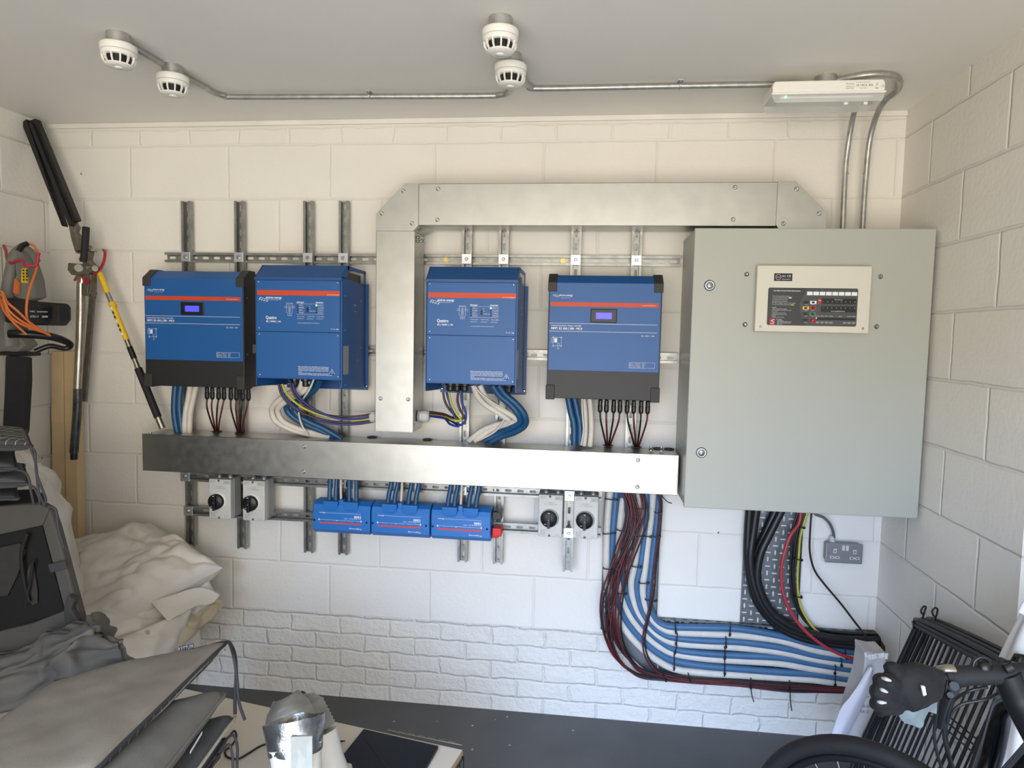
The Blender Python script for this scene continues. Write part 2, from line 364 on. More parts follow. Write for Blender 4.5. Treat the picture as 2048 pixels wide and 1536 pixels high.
sc_ = MB(); sc_.box(-1.685, -1.2, -2.9, -1.25, 0, 1.95); sb_ = sc_.build('reflection_block_body', mat('dark_reflection_grey', (46, 47, 48), .5), thing('dark_reflection_block', 'added dark grey block by the left wall, out of view, reflected in the trunking', 'added block', (-1.45, -2.1, 0)), bevel=.004)  # unseen block, added so the galvanised trunking has something dark to reflect
sc_ = MB(); sc_.box(-1.2, -1.182, -2.89, -2.08, .06, 1.93); sc_.build('reflection_block_front', mat('dark_reflection_grey', (46, 47, 48), .5), sb_.parent, bevel=.003)
sc_ = MB(); sc_.box(-1.2, -1.182, -2.07, -1.26, .06, 1.93); sc_.build('reflection_block_front', mat('dark_reflection_grey', (46, 47, 48), .5), sb_.parent, bevel=.003)

# ---------------- strut framework ----------------
def strut(ax, a0, a1, c, d0, label, group, name='slotted_strut_rail', dep=.021, parts=True):
    W2, D = .0205, dep
    prof = [(-W2, 0), (-W2, -D), (-W2+.0095, -D), (-W2+.0095, -D+.005), (-W2+.0075, -D+.005), (-W2+.0075, -D+.002), (-W2+.002, -D+.002), (-W2+.002, 0)]
    t = thing(name, label, 'metal rail', (c, -d0, a0) if ax == 'v' else (a0, -d0, c), group)
    mb = MB()
    for sg in (1, -1):
        if ax == 'v': mb.slab([(c+sg*u, -d0+v, a0) for u, v in prof], (0, 0, a1-a0))
        else: mb.slab([(a0, -d0+v, c+sg*u) for u, v in prof], (a1-a0, 0, 0))
    n = int((a1-a0)/.05); pit = (a1-a0)/n
    cells = [(-W2+.002, W2-.002, i*pit, (i+1)*pit, -.0055, .0055, (i+.5)*pit-.014, (i+.5)*pit+.014) for i in range(n)]
    if ax == 'v': slotplate(mb, cells, (c, -d0-.001, a0), (1, 0, 0), (0, 0, 1))
    else: slotplate(mb, cells, (a0, -d0-.001, c), (0, 0, 1), (1, 0, 0))
    mb.build('channel', strut_m, t)
    return t
def washer(t, x, z, d, s=.041):
    mb = MB(); mb.box(x-s/2, x+s/2, -d-.005, -d, z-s/2, z+s/2); w1 = mb.build('square_washer', plate_m, t, bevel=.001)
    b = MB(); b.lathe([(.009, 0), (.009, -.002), (.0065, -.002), (.0065, -.007), (.005, -.008)], (x, -d-.005, z), 'y', 6, sm=False); b.build('bolt', bolt_m, w1)
ZR1, ZR2, ZR3, ZR4 = 1.919, 1.535, .972, .82
r1 = strut('h', -1.133, 1.055, ZR1, 0, 'long horizontal slotted steel rail on the wall just above the blue units', 'horizontal wall rails')
for x in (.105, .588):
    b = MB(); b.lathe([(.013, 0), (.013, -.002), (.0085, -.002), (.0085, -.009)], (x, -.003, ZR1), 'y', 6, sm=False); b.build('fixing_bolt', brass_m, r1, label='brass coloured bolt')
strut('h', -1.10, 1.055, ZR2, 0, 'horizontal slotted steel rail passing behind the four blue units at mid height', 'horizontal wall rails')
r3 = strut('h', -1.02, .772, ZR3, .042, 'horizontal slotted steel rail directly under the long lower trunking', 'horizontal wall rails')
r4 = strut('h', -1.02, .772, ZR4, .042, 'lowest horizontal slotted steel rail, behind the switches and distributors', 'horizontal wall rails')
washer(r3, -1.025, ZR3, .063); washer(r4, -1.012, ZR4, .063)
washer(r3, .199, ZR3-.005, .063, .036); washer(r3, -.32, ZR3, .063, .036)
VN = [(-1.02, 'upright slotted rail furthest left, behind the left black and blue unit'), (-.781, 'upright slotted rail second from left, behind the left black and blue unit'),
      (-.477, 'upright slotted rail behind the left half of the left inverter'), (-.323, 'upright slotted rail behind the right half of the left inverter'),
      (.198, 'upright slotted rail behind the left half of the inverter right of the trunk'), (.349, 'upright slotted rail behind the right half of the inverter right of the trunk'),
      (.64, 'upright slotted rail behind the left side of the right black and blue unit'), (.879, 'upright slotted rail behind the right side of the right black and blue unit')]
for x, lab in VN:
    t = strut('v', .97 if x == .64 else .657, 2.154, x, .021, lab, 'upright wall rails')
    washer(t, x, ZR1, .042)
t = strut('v', .657, .99, .642, .063, 'short upright slotted rail between the two right rotary switches', 'upright wall rails')
washer(t, .642, ZR3, .084); washer(t, .642, ZR4, .084)

# ---------------- galvanised trunking ----------------
def screw(par, x, z, y, r=.008, ax='y'):
    mb = MB(); mb.lathe([(r, 0), (r, -.0015), (r*.8, -.0035), (r*.35, -.0042), (r*.3, -.002), (.0005, -.002)], (x, y, z), 'y', 14); mb.build('screw', bolt_m, par)
TB, TF = -.042, -.192
t = thing('cable_trunking', 'long horizontal galvanised trunking below the blue units, running to the cabinet', 'cable trunking', (-1.131, TB, 1.021), 'galvanised trunking')
mb = MB(); mb.box(-1.131, 1.053, TF+.002, TB, 1.022, 1.171); mb.build('trunk_body', galv, t)
mb = MB(); mb.box(-1.132, 1.053, TF, TF+.002, 1.019, 1.1735); mb.box(-1.132, 1.053, TF, TF+.012, 1.1715, 1.1735); mb.box(-1.132, 1.053, TF, TF+.012, 1.019, 1.021); mb.build('lid', galv, t, bevel=.0006)
for x, z in ((-0.427, 1.148), (-0.43, 1.045), (0.901, 1.148), (0.902, 1.045)): screw(t, x, z, TF)
for x in (-1.11, -1.06): mb = MB(); mb.lathe([(.006, 0), (.005, .005)], (x, -.17 if x < -1.1 else -.07, 1.1735)); mb.build('screw', bolt_m, t)
for x, y in (((-0.879,-0.059)), ((-0.766,-0.074)), ((-0.195,-0.044)), ((0.046,-0.053)), ((0.791,-0.026)), ((0.905,-0.036)), ((0.987,-0.053)), ((1.032,-0.055))):
    mb = MB(); mb.lathe([(.021, 0), (.021, .0025), (.014, .003), (.013, .0005)], (x, y, 1.1735), seg=20); mb.build('cable_entry', blk_m, t, label='black cable entry ring')
for x, y in ((.955, -.12), (.995, -.12)): mb = MB(); mb.lathe([(.009, 0), (.009, .005), (.005, .005), (.005, .016)], (x, y, 1.176), seg=10); mb.build('earth_bolt', bolt_m, t)
t = thing('cable_trunking', 'upright galvanised trunking standing between the two inverters', 'cable trunking', (-.133, TB, 1.222), 'galvanised trunking')
mb = MB(); mb.box(-.132, .019, TF+.002, TB, 1.222, 2.007); mb.build('trunk_body', galv, t)
mb = MB(); mb.box(-.134, .021, TF, TF+.002, 1.224, 2.008); mb.box(.019, .021, TF, TF+.012, 1.224, 2.008); mb.box(-.134, -.132, TF, TF+.012, 1.224, 2.008); mb.build('lid', galv, t, bevel=.0006)
screw(t, -.112, 1.353, TF); screw(t, .0, 1.353, TF)
for y in (-.06, -.17): mb = MB(); mb.lathe([(.005, 0), (.005, .003)], (.021, y, 1.25), 'x', 8); mb.build('screw', bolt_m, t)
t = thing('trunking_elbow', 'galvanised corner piece with cut-off corner, on top of the upright trunking', 'trunking elbow', (-.134, TB, 2.01), 'galvanised corner pieces')
EL = [(-.134, 2.008), (-.134, 2.075), (-.021, 2.189), (.034, 2.189), (.034, 2.030), (.014, 2.008)]
mb = MB(); mb.prism(EL, TF-.002, TF); mb.prism([(-.13, 2.01), (-.13, 2.073), (-.02, 2.185), (.032, 2.185), (.032, 2.034), (.012, 2.01)], TF, TB); mb.build('corner_body', galv, t, bevel=.0006)
for px, pz in ((-0.026,2.16), (-0.111,2.075), (0.009,2.037)): screw(t, px, pz, TF-.002)
mb = MB(); mb.slab([(.014, TF+.01, 2.008), (.014, TB, 2.008), (.075, TB, 2.008+.03), (.034, TF+.01, 2.03)], (0, 0, .004)); mb.build('inner_bracket', galv, t)
for x, y, z in ((.022, -.15, 1.99), (.022, -.09, 1.985), (.022, -.15, 1.975)):
    mb = MB(); mb.lathe([(.006, 0), (.006, .004), (.003, .004), (.003, .012)], (x, y, z), 'x', 8); mb.build('bolt', bolt_m, t)
t = thing('cable_trunking', 'horizontal galvanised trunking high on the wall, leading to the grey cabinet', 'cable trunking', (.034, TB, 2.031), 'galvanised trunking')
mb = MB(); mb.box(.034, 1.366, TF+.002, TB, 2.032, 2.186); mb.build('trunk_body', galv, t)
mb = MB(); mb.box(.036, 1.366, TF, TF+.002, 2.030, 2.188); mb.box(.036, 1.366, TF, TF+.012, 2.186, 2.188); mb.box(.036, 1.366, TF, TF+.012, 2.030, 2.032); mb.build('lid', galv, t, bevel=.0006)
for px, pz in ((0.11,2.168), (0.109,2.051), (1.216,2.169), (1.214,2.054)): screw(t, px, pz, TF)
t = thing('trunking_elbow', 'galvanised corner piece turning down onto the top of the grey cabinet', 'trunking elbow', (1.366, TB, 2.01), 'galvanised corner pieces')
ER = [(1.366, 2.035), (1.366, 2.190), (1.429, 2.190), (1.541, 2.078), (1.541, 2.008), (1.385, 2.008)]
mb = MB(); mb.prism(ER, TF-.002, TF); mb.prism([(x-.003 if x > 1.4 else x+.003, z-.003 if z > 2.1 else z) for x, z in ER], TF, TB); mb.build('corner_body', galv, t, bevel=.0006)
for px, pz in ((1.432,2.162), (1.514,2.075), (1.392,2.039)): screw(t, px, pz, TF-.002)

# ---------------- cables ----------------
def cable(pts, r, m, label, group, name='power_cable', cat='cable', seg=8, sub=6):
    mb = MB(); mb.tube(pts, r, seg, 0, True, sub); return mb.build(name, m, None, 0, label, cat, group, org=pts[0])

# ---------------- charge controllers (black and blue) ----------------
def controller(x0, x1, label):
    w_ = x1-x0; zt, zb = 1.817, 1.376; H = zt-zb; yf, yb = -.19, -.042
    X = lambda u: x0+u*w_
    Z = lambda v: zt-v*H
    t = thing('charge_controller', label, 'charge controller', (x0, yb, zb), 'black and blue charge controllers')
    prof = [(yb, zb), (yf, zb), (yf, zt-.002), (-.145, zt+.028), (yb, zt+.028)]
    mb = MB(); mb.prismx(prof, x0, x1); mb.build('housing', black_m, t, bevel=.002)
    mb = MB(); mb.box(x0+.004, x1-.004, yf-.003, yf, Z(.755), zt); mb.slab([(x0+.004, yf-.003, zt-.001), (x0+.004, yf, zt-.004), (x0+.004, -.144, zt+.029), (x0+.004, -.147, zt+.032)], (w_-.008, 0, 0))
    cover = mb.build('front_cover', blue_m, t, bevel=.0008)
    for u in (0, 1):
        sgn = 1 if u == 0 else -1; xa = x0-.003 if u == 0 else x1+.003; xb = xa+sgn*.034
        cpf = [(yf-.007, Z(.075)), (yf-.007, zt+.001), (-.147, zt+.037), (-.10, zt+.037), (-.10, zt), (-.16, Z(.075))]
        mb = MB(); mb.prismx(cpf, min(xa, xb), max(xa, xb)); mb.build('corner_cap', cap_m, t, bevel=.002)
        mb = MB(); mb.box(min(xa, xb), max(xa, xb), yf-.007, -.13, zb-.005, Z(.885)); mb.build('corner_cap', cap_m, t, bevel=.002)
    y = yf-.0036
    mb = MB(); mb.box(X(.02), X(.972), y, yf-.003, Z(.202), Z(.166)); st = mb.build('stripe', orange_m, t)
    mb = MB(); mb.box(X(.378), X(.61), yf-.008, yf-.003, Z(.336), Z(.22)); dsp = mb.build('display_bezel', blk_m, t, bevel=.003)
    mb = MB(); mb.box(X(.425), X(.565), yf-.0086, yf-.008, Z(.306), Z(.252)); mb.build('screen', lcd_m, dsp)
    mb = MB(); y -= .0002
    logo(mb, X(.04), Z(.117), y, .010); txt(mb, 'victron energy', X(.092), Z(.115), y, .0075, w_*.12, bold=.0004); txt(mb, 'BLUE POWER', X(.11), Z(.133), y, .0022, w_*.085)
    txt(mb, 'www.victronenergy.com', X(.945), Z(.189), y, .0035, w_*.115, 'R')
    for v in (.35, .418): mb.rect(X(.012), X(.965), Z(v), Z(v)+.0012, y)
    txt(mb, 'Isolated SmartSolar charge controller', X(.03), Z(.373), y, .0048, w_*.27, bold=.0003)
    txt(mb, 'MPPT RS 450 | 200 - MC4', X(.03), Z(.402), y, .0085, w_*.275, bold=.0007)
    txt(mb, 'CE  IP21  UK', X(.945), Z(.45), y, .005, w_*.12, 'R')
    # wiring diagram
    for q in (.478, .49, .502, .514): mb.stroke([(X(.03), Z(q)), (X(.07), Z(q))], y, .0008)
    mb.stroke([(X(.05), Z(.47)), (X(.122), Z(.47)), (X(.122), Z(.545)), (X(.05), Z(.545)), (X(.05), Z(.47))], y, .0008)
    mb.rect(X(.06), X(.085), Z(.515), Z(.477), y); mb.stroke([(X(.088), Z(.52)), (X(.105), Z(.52)), (X(.105), Z(.54)), (X(.088), Z(.54)), (X(.088), Z(.52))], y, .0007)
    for u, v in ((.05, .47), (.122, .47), (.05, .545), (.122, .545)): mb.rect(X(u)-.002, X(u)+.002, Z(v)-.002, Z(v)+.002, y)
    mb.stroke([(X(.097), Z(.545)), (X(.097), Z(.555))], y, .0007); txt(mb, '48V', X(.097), Z(.57), y, .004, al='C')
    # specification table
    mb.stroke([(X(.73), Z(.672)), (X(.955), Z(.672)), (X(.955), Z(.72)), (X(.73), Z(.72)), (X(.73), Z(.672))], y, .0006)
    mb.stroke([(X(.845), Z(.672)), (X(.845), Z(.72))], y, .0005)
    for k, (a, b) in enumerate((('PV input', '450 V'), ('Battery output', '200 A'), ('Battery voltage', '48 V'), ('Max. power 11,5 kW', 'IP21'))):
        txt(mb, a, X(.735), Z(.684+k*.0115), y, .0028, w_*.095); txt(mb, b, X(.85), Z(.684+k*.0115), y, .0028)
    mb.build('lettering', white_m, t)
    mb = MB(); mb.box(x1-.0002, x1+.0006, -.12, -.075, Z(.68), Z(.60)); mb.build('rating_label', mat('grey_rating_label', (150, 150, 146), .5), t)
    for z in (Z(.17), Z(.69)): mb = MB(); mb.lathe([(.003, 0), (.003, .0015)], (x1, -.165, z), 'x', 8); mb.build('side_screw', bolt_m, t)
    return t
controller(-1.112, -.682, 'black and blue charge controller furthest left on the wall')
controller(.545, .97, 'black and blue charge controller beside the grey cabinet')

# ---------------- inverters (all blue) ----------------
def inverter(x0, label, label_side):
    w_ = .342; x1 = x0+w_; zt = 1.808; zb = 1.434; H = zt-zb; yf, yb = -.32, -.046; top = 1.866
    X = lambda u: x0+u*w_
    Z = lambda v: zt-v*H
    t = thing('inverter', label, 'inverter', (x0, yb, zb), 'blue inverters')
    mb = MB(); mb.box(x0-.002, x1+.012, yb, yb+.004, 1.372, 1.812); mb.build('mounting_plate', dblue_m, t, bevel=.0006)
    for x in (x0+.006, x0+.29, x1+.006):
        mb = MB(); mb.lathe([(.006, 0), (.006, -.003), (.003, -.004)], (x, yb, 1.388), 'y', 8); mb.build('mounting_bolt', bolt_m, t)
    body = [(yb, 1.43), (yf+.006, 1.43), (yf+.006, zt), (yb, zt)]
    mb = MB(); mb.prismx(body, x0+.004, x1-.003); mb.build('housing', blue_m, t)
    mb = MB(); mb.box(x0+.012, x1-.012, -.235, -.075, zt-.01, top-.022); mb.build('vent_interior', blk_m, t, label='dark interior seen through the hand slot')
    # side cheeks with a hand slot at the top
    for xa in (x0, x1-.0025):
        mb = MB()
        mb.prismx([(yb, 1.385), (yf+.02, 1.398), (yf+.004, 1.402), (yf+.004, zt+.01), (-.30, zt+.012), (yb, zt-.005)], xa, xa+.0025)
        mb.prismx([(yf+.002, zt+.008), (-.262, top), (-.236, top), (-.262, zt+.008)], xa, xa+.0025)
        mb.prismx([(-.262, top), (yb, top-.002), (yb, top-.015), (-.25, top-.015)], xa, xa+.0025)
        mb.prismx([(yb-.02, zt-.006), (yb, zt-.006), (yb, top-.008), (yb-.02, top-.008)], xa, xa+.0025)
        mb.build('side_plate', blue_m, t)
    mb = MB(); mb.slab([(x0+.004, yf-.004, zt+.004), (x0+.004, yf-.001, zt+.001), (x0+.004, -.258, top-.003), (x0+.004, -.261, top)], (w_-.008, 0, 0))
    mb.box(x0+.004, x1-.004, -.262, yb-.02, top-.003, top); mb.box(x0-.001, x1+.001, yf-.005, yf+.006, zt-.004, zt+.007)
    mb.build('hood', dblue_m, t, bevel=.0006)
    mb = MB(); mb.box(x0+.006, x1-.006, yf-.002, yf+.006, Z(.528), Z(.012)); mb.build('upper_panel', blue_m, t, bevel=.0008)
    mb = MB(); mb.box(x0+.006, x1-.006, yf-.002, yf+.006, zb, Z(.534)); mb.build('lower_panel', blue_m, t, bevel=.0008)
    y = yf-.0024
    for u, v in ((.045, .03), (.955, .03), (.05, .498), (.962, .498), (.05, .56), (.962, .56), (.055, .975), (.965, .975)):
        mb = MB(); mb.lathe([(.0034, 0), (.0034, -.0012), (.0015, -.002)], (X(u), y+.0004, Z(v)), 'y', 8); mb.build('panel_screw', plate_m, t)
    mb = MB(); mb.box(X(.03), X(.984), y, y+.0004, Z(.163), Z(.113)); mb.build('stripe', orange_m, t)
    y -= .0003; mb = MB()
    logo(mb, X(.05), Z(.213), y, .015); txt(mb, 'victron energy', X(.128), Z(.198), y, .0095, w_*.185, bold=.0006); txt(mb, 'BLUE POWER', X(.15), Z(.214), y, .0028, w_*.13)
    txt(mb, 'www.victronenergy.com', X(.975), Z(.156), y, .0042, w_*.14, 'R')
    txt(mb, 'Quattro', X(.128), Z(.405), y, .0125, w_*.125, bold=.0006); txt(mb, '48 | 10000 | 140', X(.128), Z(.437), y, .0068, w_*.175, bold=.0003)
    # block diagram
    for u0, u1, v in ((.345, .47, .272), (.345, .47, .286), (.37, .44, .24), (.37, .44, .25)): mb.stroke([(X(u0), Z(v)), (X(u1), Z(v))], y, .0007)
    mb.stroke([(X(.37), Z(.24)), (X(.37), Z(.335)), (X(.385), Z(.335))], y, .0007); mb.stroke([(X(.44), Z(.24)), (X(.44), Z(.335)), (X(.43), Z(.335))], y, .0007)
    mb.stroke([(X(.405), Z(.25)), (X(.405), Z(.345))], y, .0007)
    for v in (.295, .315): mb.stroke([(X(.395), Z(v)), (X(.418), Z(v)), (X(.418), Z(v+.014)), (X(.395), Z(v+.014)), (X(.395), Z(v))], y, .0006)
    mb.stroke([(X(.385), Z(.345)), (X(.43), Z(.345)), (X(.43), Z(.368)), (X(.385), Z(.368)), (X(.385), Z(.345))], y, .0007); txt(mb, 'DC', X(.408), Z(.362), y, .0035, al='C')
    txt(mb, 'charger', X(.488), Z(.238), y, .0065, w_*.085, bold=.0005); txt(mb, 'inverter', X(.708), Z(.238), y, .0065, w_*.085, bold=.0005)
    mb.stroke([(X(.488), Z(.246)), (X(.8), Z(.246))], y, .0006); mb.stroke([(X(.488), Z(.352)), (X(.8), Z(.352))], y, .0006)
    for k, (a, b) in enumerate((('mains on', 'inverter on'), ('bulk', 'overload'), ('absorption', 'low battery'), ('float', 'temperature'))):
        v = .262+k*.0245; txt(mb, a, X(.515), Z(v), y, .0036, w_*(.03+.012*(k % 2+1))); txt(mb, b, X(.735), Z(v), y, .0036, w_*.06)
        mb.stroke([(X(.515), Z(v+.006)), (X(.58), Z(v+.006))], y, .0004); mb.stroke([(X(.72), Z(v+.006)), (X(.8), Z(v+.006))], y, .0004)
    for k, a in enumerate(('on', 'off', 'charger only')): txt(mb, a, X(.63), Z(.272+k*.024), y, .0036)
    for u, a, b in ((.495, 'battery charger', 'switched off'), (.61, 'transfer switch', 'generator'), (.72, 'standby', 'power assist')):
        txt(mb, a, X(u), Z(.376), y, .0032, w_*.085); txt(mb, b, X(u), Z(.398), y, .0032, w_*.07)
    txt(mb, 'see owner manual for LED and switch functions', X(.5), Z(.442), y, .0032, w_*.25)
    txt(mb, 'CE  UK  CE', X(.955), Z(.502), y, .0048, w_*.075, 'R')
    for k, a in enumerate(('Before opening the cover switch off the unit and disconnect', 'the battery and all AC inputs. Wait five minutes before touching', 'Please refer to the manual for safe use and battery', 'connection and AC connections. Hot surface, do not cover', 'the unit.', 'Warning: high leakage current. Earth connection', 'essential before connecting supply. Risk of electric shock inside.')):
        txt(mb, a, X(.505), Z(.885+k*.0135), y, .0034, w_*(.02*len(a)/4.2 if len(a) < 15 else (.39 if k == 6 else .35)), bold=.0002)
    tx, tz = X(.895), Z(.955); mb.stroke([(tx-.012, tz), (tx+.012, tz), (tx, tz+.021), (tx-.012, tz), (tx+.012, tz)], y, .0009); mb.stroke([(tx+.002, tz+.015), (tx-.002, tz+.009), (tx+.0025, tz+.009), (tx-.001, tz+.003)], y, .0009)
    mb.build('lettering', white_m, t)
    mb = MB(); mb.box(X(.606), X(.625), y-.004, y, Z(.327), Z(.283)); mb.build('rocker_switch', blk_m, t, bevel=.0008)
    for k in range(4):
        v = .259+k*.0245
        for u in (.50, .715):
            lit = (k == 0 and u > .6)
            mb = MB(); mb.lathe([(.0032 if lit else .0024, 0), (.002, -.0015), (.0003, -.002)], (X(u), y, Z(v)), 'y', 10); mb.build('indicator_light', led_m if lit else blk_m, t, label='lit green light' if lit else None)
    for x in (x0+.105, x0+.15, x1-.028) if label_side else (x0+.072, x0+.098, x0+.128, x1-.04):
        mb = MB(); mb.lathe([(.02, 0), (.02, -.016), (.015, -.019), (.015, -.034), (.011, -.038)], (x, -.20, 1.43), 'z', 12, sm=False); mb.build('cable_gland', blk_m, t)
    mb = MB(); mb.box(x1-.0002, x1+.0006, -.30, -.245, 1.45, 1.56); mb.build('rating_label', mat('grey_rating_label', (150, 150, 146), .5), t)
    for yy, z in ((-.18, 1.72), (-.165, 1.72), (-.18, 1.695), (-.165, 1.695), (-.28, 1.75), (-.1, 1.74), (-.28, 1.62), (-.1, 1.55), (-.14, 1.5), (-.28, 1.41)):
        mb = MB(); mb.lathe([(.003, 0), (.0025, .001)], (x1, yy, z), 'x', 8); mb.build('side_rivet', bolt_m, t)
    return t
inverter(-.567, 'all blue inverter left of the upright trunking', True)
inverter(.098, 'all blue inverter right of the upright trunking', False)

# ---------------- distributors ----------------
def distributor(x0, label):
    w_ = .247; x1 = x0+w_; zb, zt = .782, .912; yb, yf = -.063, -.142; H = zt-zb
    X = lambda u: x0+u*w_
    Z = lambda v: zt-v*H
    t = thing('power_distributor', label, 'busbar box', (x0, yb, zb), 'blue busbar boxes')
    prof = [(yb, zb-.006), (yf+.02, zb-.004), (yf, zb+.014), (yf, zt-.03), (yf+.008, zt-.012), (yf+.03, zt), (yb, zt)]
    mb = MB(); mb.prismx(prof, x0+.001, x1-.001); mb.build('cover', lblue_m, t, bevel=.004)
    for u in (.315, .665):
        mb = MB(); mb.slab([(X(u-.13), yf-.006, zt+.004), (X(u+.13), yf-.006, zt+.004), (X(u+.12), yf-.004, Z(.2)), (X(u+.08), yf-.002, Z(.27)), (X(u-.08), yf-.002, Z(.27)), (X(u-.12), yf-.004, Z(.2))], (0, .05, 0))
        mb.build('cable_port', lblue_m, t, bevel=.003)
    mb = MB(); mb.box(X(.45), X(.53), yf+.006, yf+.04, zt-.012, zt+.008); mb.build('port_tab', lblue_m, t, bevel=.002)
    y = yf-.0006
    mb = MB(); mb.rect(X(.12), X(.85), Z(.70), Z(.645), y); mb.build('stripe', mat('red_print', (190, 70, 70), .5), t)
    mb = MB(); y -= .0002
    txt(mb, 'ELine', X(.22), Z(.33), y, .0058, .024, flip=True)
    txt(mb, '1000', X(.84), Z(.405), y, .0105, .028, flip=True, bold=.0008); txt(mb, 'lynx distributor  M10', X(.84), Z(.495), y, .0045, .072, flip=True)
    for q in (.36, .5): pass
    mb.stroke([(X(.12), Z(.345)), (X(.84), Z(.345))], y, .0008); mb.stroke([(X(.12), Z(.575)), (X(.84), Z(.575))], y, .0009)
    for u, sg in ((.10, 1), (.86, -1)): mb.add([(X(u), y, Z(.575)), (X(u)+sg*.006, y, Z(.575)+.005), (X(u)+sg*.006, y, Z(.575)-.005)], [(0, 1, 2)])
    txt(mb, 'fuses', X(.46), Z(.585), y-.0001, .003, .012, flip=True)
    txt(mb, 'victron energy', X(.80), Z(.81), y, .0055, .04, flip=True, bold=.0003); logo(mb, X(.855), Z(.82), y, .008, flip=True)
    mb.build('lettering', white_m, t)
    for u, v in ((.035, .60), (.94, .60)): mb = MB(); mb.lathe([(.0045, 0), (.0045, -.001), (.0005, -.001)], (X(u), yf, Z(v)), 'y', 10); mb.build('screw_hole', blk_m, t)
    for k in range(5): mb = MB(); mb.lathe([(.002, 0), (.0018, -.0012)], (X(.18+.14*k), yf, Z(.60)), 'y', 8); mb.build('fuse_light', blk_m, t)
    return t
distributor(-.4155, 'blue busbar box left of the row of three under the trunking')
distributor(-.166, 'blue busbar box in the middle of the row of three under the trunking')
distributor(.0845, 'blue busbar box right of the row of three, with a red end cap')
mb = MB(); mb.box(.335, .372, -.125, -.07, .80, .834); mb.box(.333, .36, -.115, -.07, .79, .80); mb.build('terminal_cover', red_m, None, .003, 'bright red terminal cover at the right end of the busbar boxes', 'terminal cover', org=(.335, -.07, .80))
mb = MB(); mb.box(.335, .372, -.125, -.07, .868, .90); mb.box(.335, .35, -.12, -.07, .90, .905); mb.build('terminal_cover', blk_m, None, .003, 'black terminal cover above the red one, right of the busbar boxes', 'terminal cover', org=(.335, -.07, .868))

# ---------------- rotary isolator switches ----------------
def isolator(x0, label, off):
    w_ = .096; x1 = x0+w_; zb, zt = .818, .987; yb, yf = -.063, -.15; yb = -.084 if x0 > .2 else yb; yb = -.063
    X = lambda u: x0+u*w_
    Z = lambda v: zt-v*(zt-zb)
    t = thing('rotary_isolator', label, 'isolator switch', (x0, yb, zb), 'rotary isolator switches')
    mb = MB(); mb.box(x0-.001, x1+.001, yf+.03, yb, zb+.002, zt+.001); mb.build('enclosure_base', iso2_m, t, bevel=.004)
    mb = MB(); mb.box(x0, x1, yf, yf+.03, zb, zt); mb.build('enclosure_cover', iso_m, t, bevel=.004)
    for v in (.035, .965): mb = MB(); mb.lathe([(.005, 0), (.005, -.001), (.001, -.001)], (X(.47), yf, Z(v)), 'y', 12); mb.build('cover_screw', cgrey_m, t)
    mb = MB(); mb.lathe([(.037, 0), (.037, -.003), (.035, -.005)], (X(.47 if off else .42), yf, Z(.55)), 'y', 28); mb.build('dial_ring', wplas_m if not off else iso2_m, t)
    kx, kz = X(.45 if off else .40), Z(.55)
    mb = MB(); mb.lathe([(.0325, -.004), (.0325, -.018), (.030, -.021), (.001, -.021)], (kx, yf, kz), 'y', 28); kn = mb.build('knob', blk_m, t)
    mb = MB()
    mb.slab([(kx-.0075, yf-.021, kz+.030), (kx+.0075, yf-.021, kz+.030), (kx+.0055, yf-.021, kz-.034), (kx-.0055, yf-.021, kz-.034)], (0, -.012, 0)); mb.build('grip', blk_m, kn, bevel=.0015)
    mb = MB(); y = yf-.0336
    mb.rect(kx-.0035, kx+.0035, kz+.0265, kz+.0285, y); mb.rect(kx-.0005, kx+.0005, kz-.002, kz+.002, y)
    txt(mb, 'OFF', kx-.018, kz-.022, yf-.0213, .004); mb.build('pointer_mark', white_m, kn)
    mb = MB(); y = yf-.0004
    txt(mb, 'IMO', X(.73), Z(.095), y, .0075, .02, bold=.0006)
    mb.stroke([(X(.69), Z(.11)), (X(.96), Z(.11)), (X(.96), Z(.035)), (X(.69), Z(.035)), (X(.69), Z(.11))], y, .0012)
    txt(mb, 'SI32-PEL64R', X(.08), Z(.055), y, .004, .022); txt(mb, '1000V  32A', X(.08), Z(.09), y, .004, .02)
    txt(mb, 'PV ARRAY', X(.5), Z(.19), y, .0045, .03, 'C'); txt(mb, 'D.C. ISOLATOR', X(.5), Z(.235), y, .005, .05, 'C')
    txt(mb, 'IEC 60947-3', X(.1), Z(.85), y, .0032, .03)
    for k in range(5): txt(mb, '%dV  DC-PV2' % (1000-k*150), X(.1), Z(.88+k*.02), y, .0026, .02)
    txt(mb, 'IP66 NEMA', X(.7), Z(.95), y, .0026, .018)
    mb.build('lettering', mat('grey_print', (120, 120, 116), .6), t)
    for u in (.28, .78):
        mb = MB(); mb.lathe([(.010, 0), (.010, .008), (.0075, .009), (.0075, .034)], (X(u), -.11, zt), 'z', 14); mb.build('cable_gland', cond_m, t)
    return t
isolator(-.866, 'grey rotary switch with black knob, far left under the trunking', False)
isolator(-.716, 'grey rotary switch with black knob, right one of the left-hand pair', False)
isolator(.522, 'grey rotary switch left of the short upright rail, right-hand pair', True)
isolator(.662, 'grey rotary switch right of the short upright rail, beside the cable tray', True)

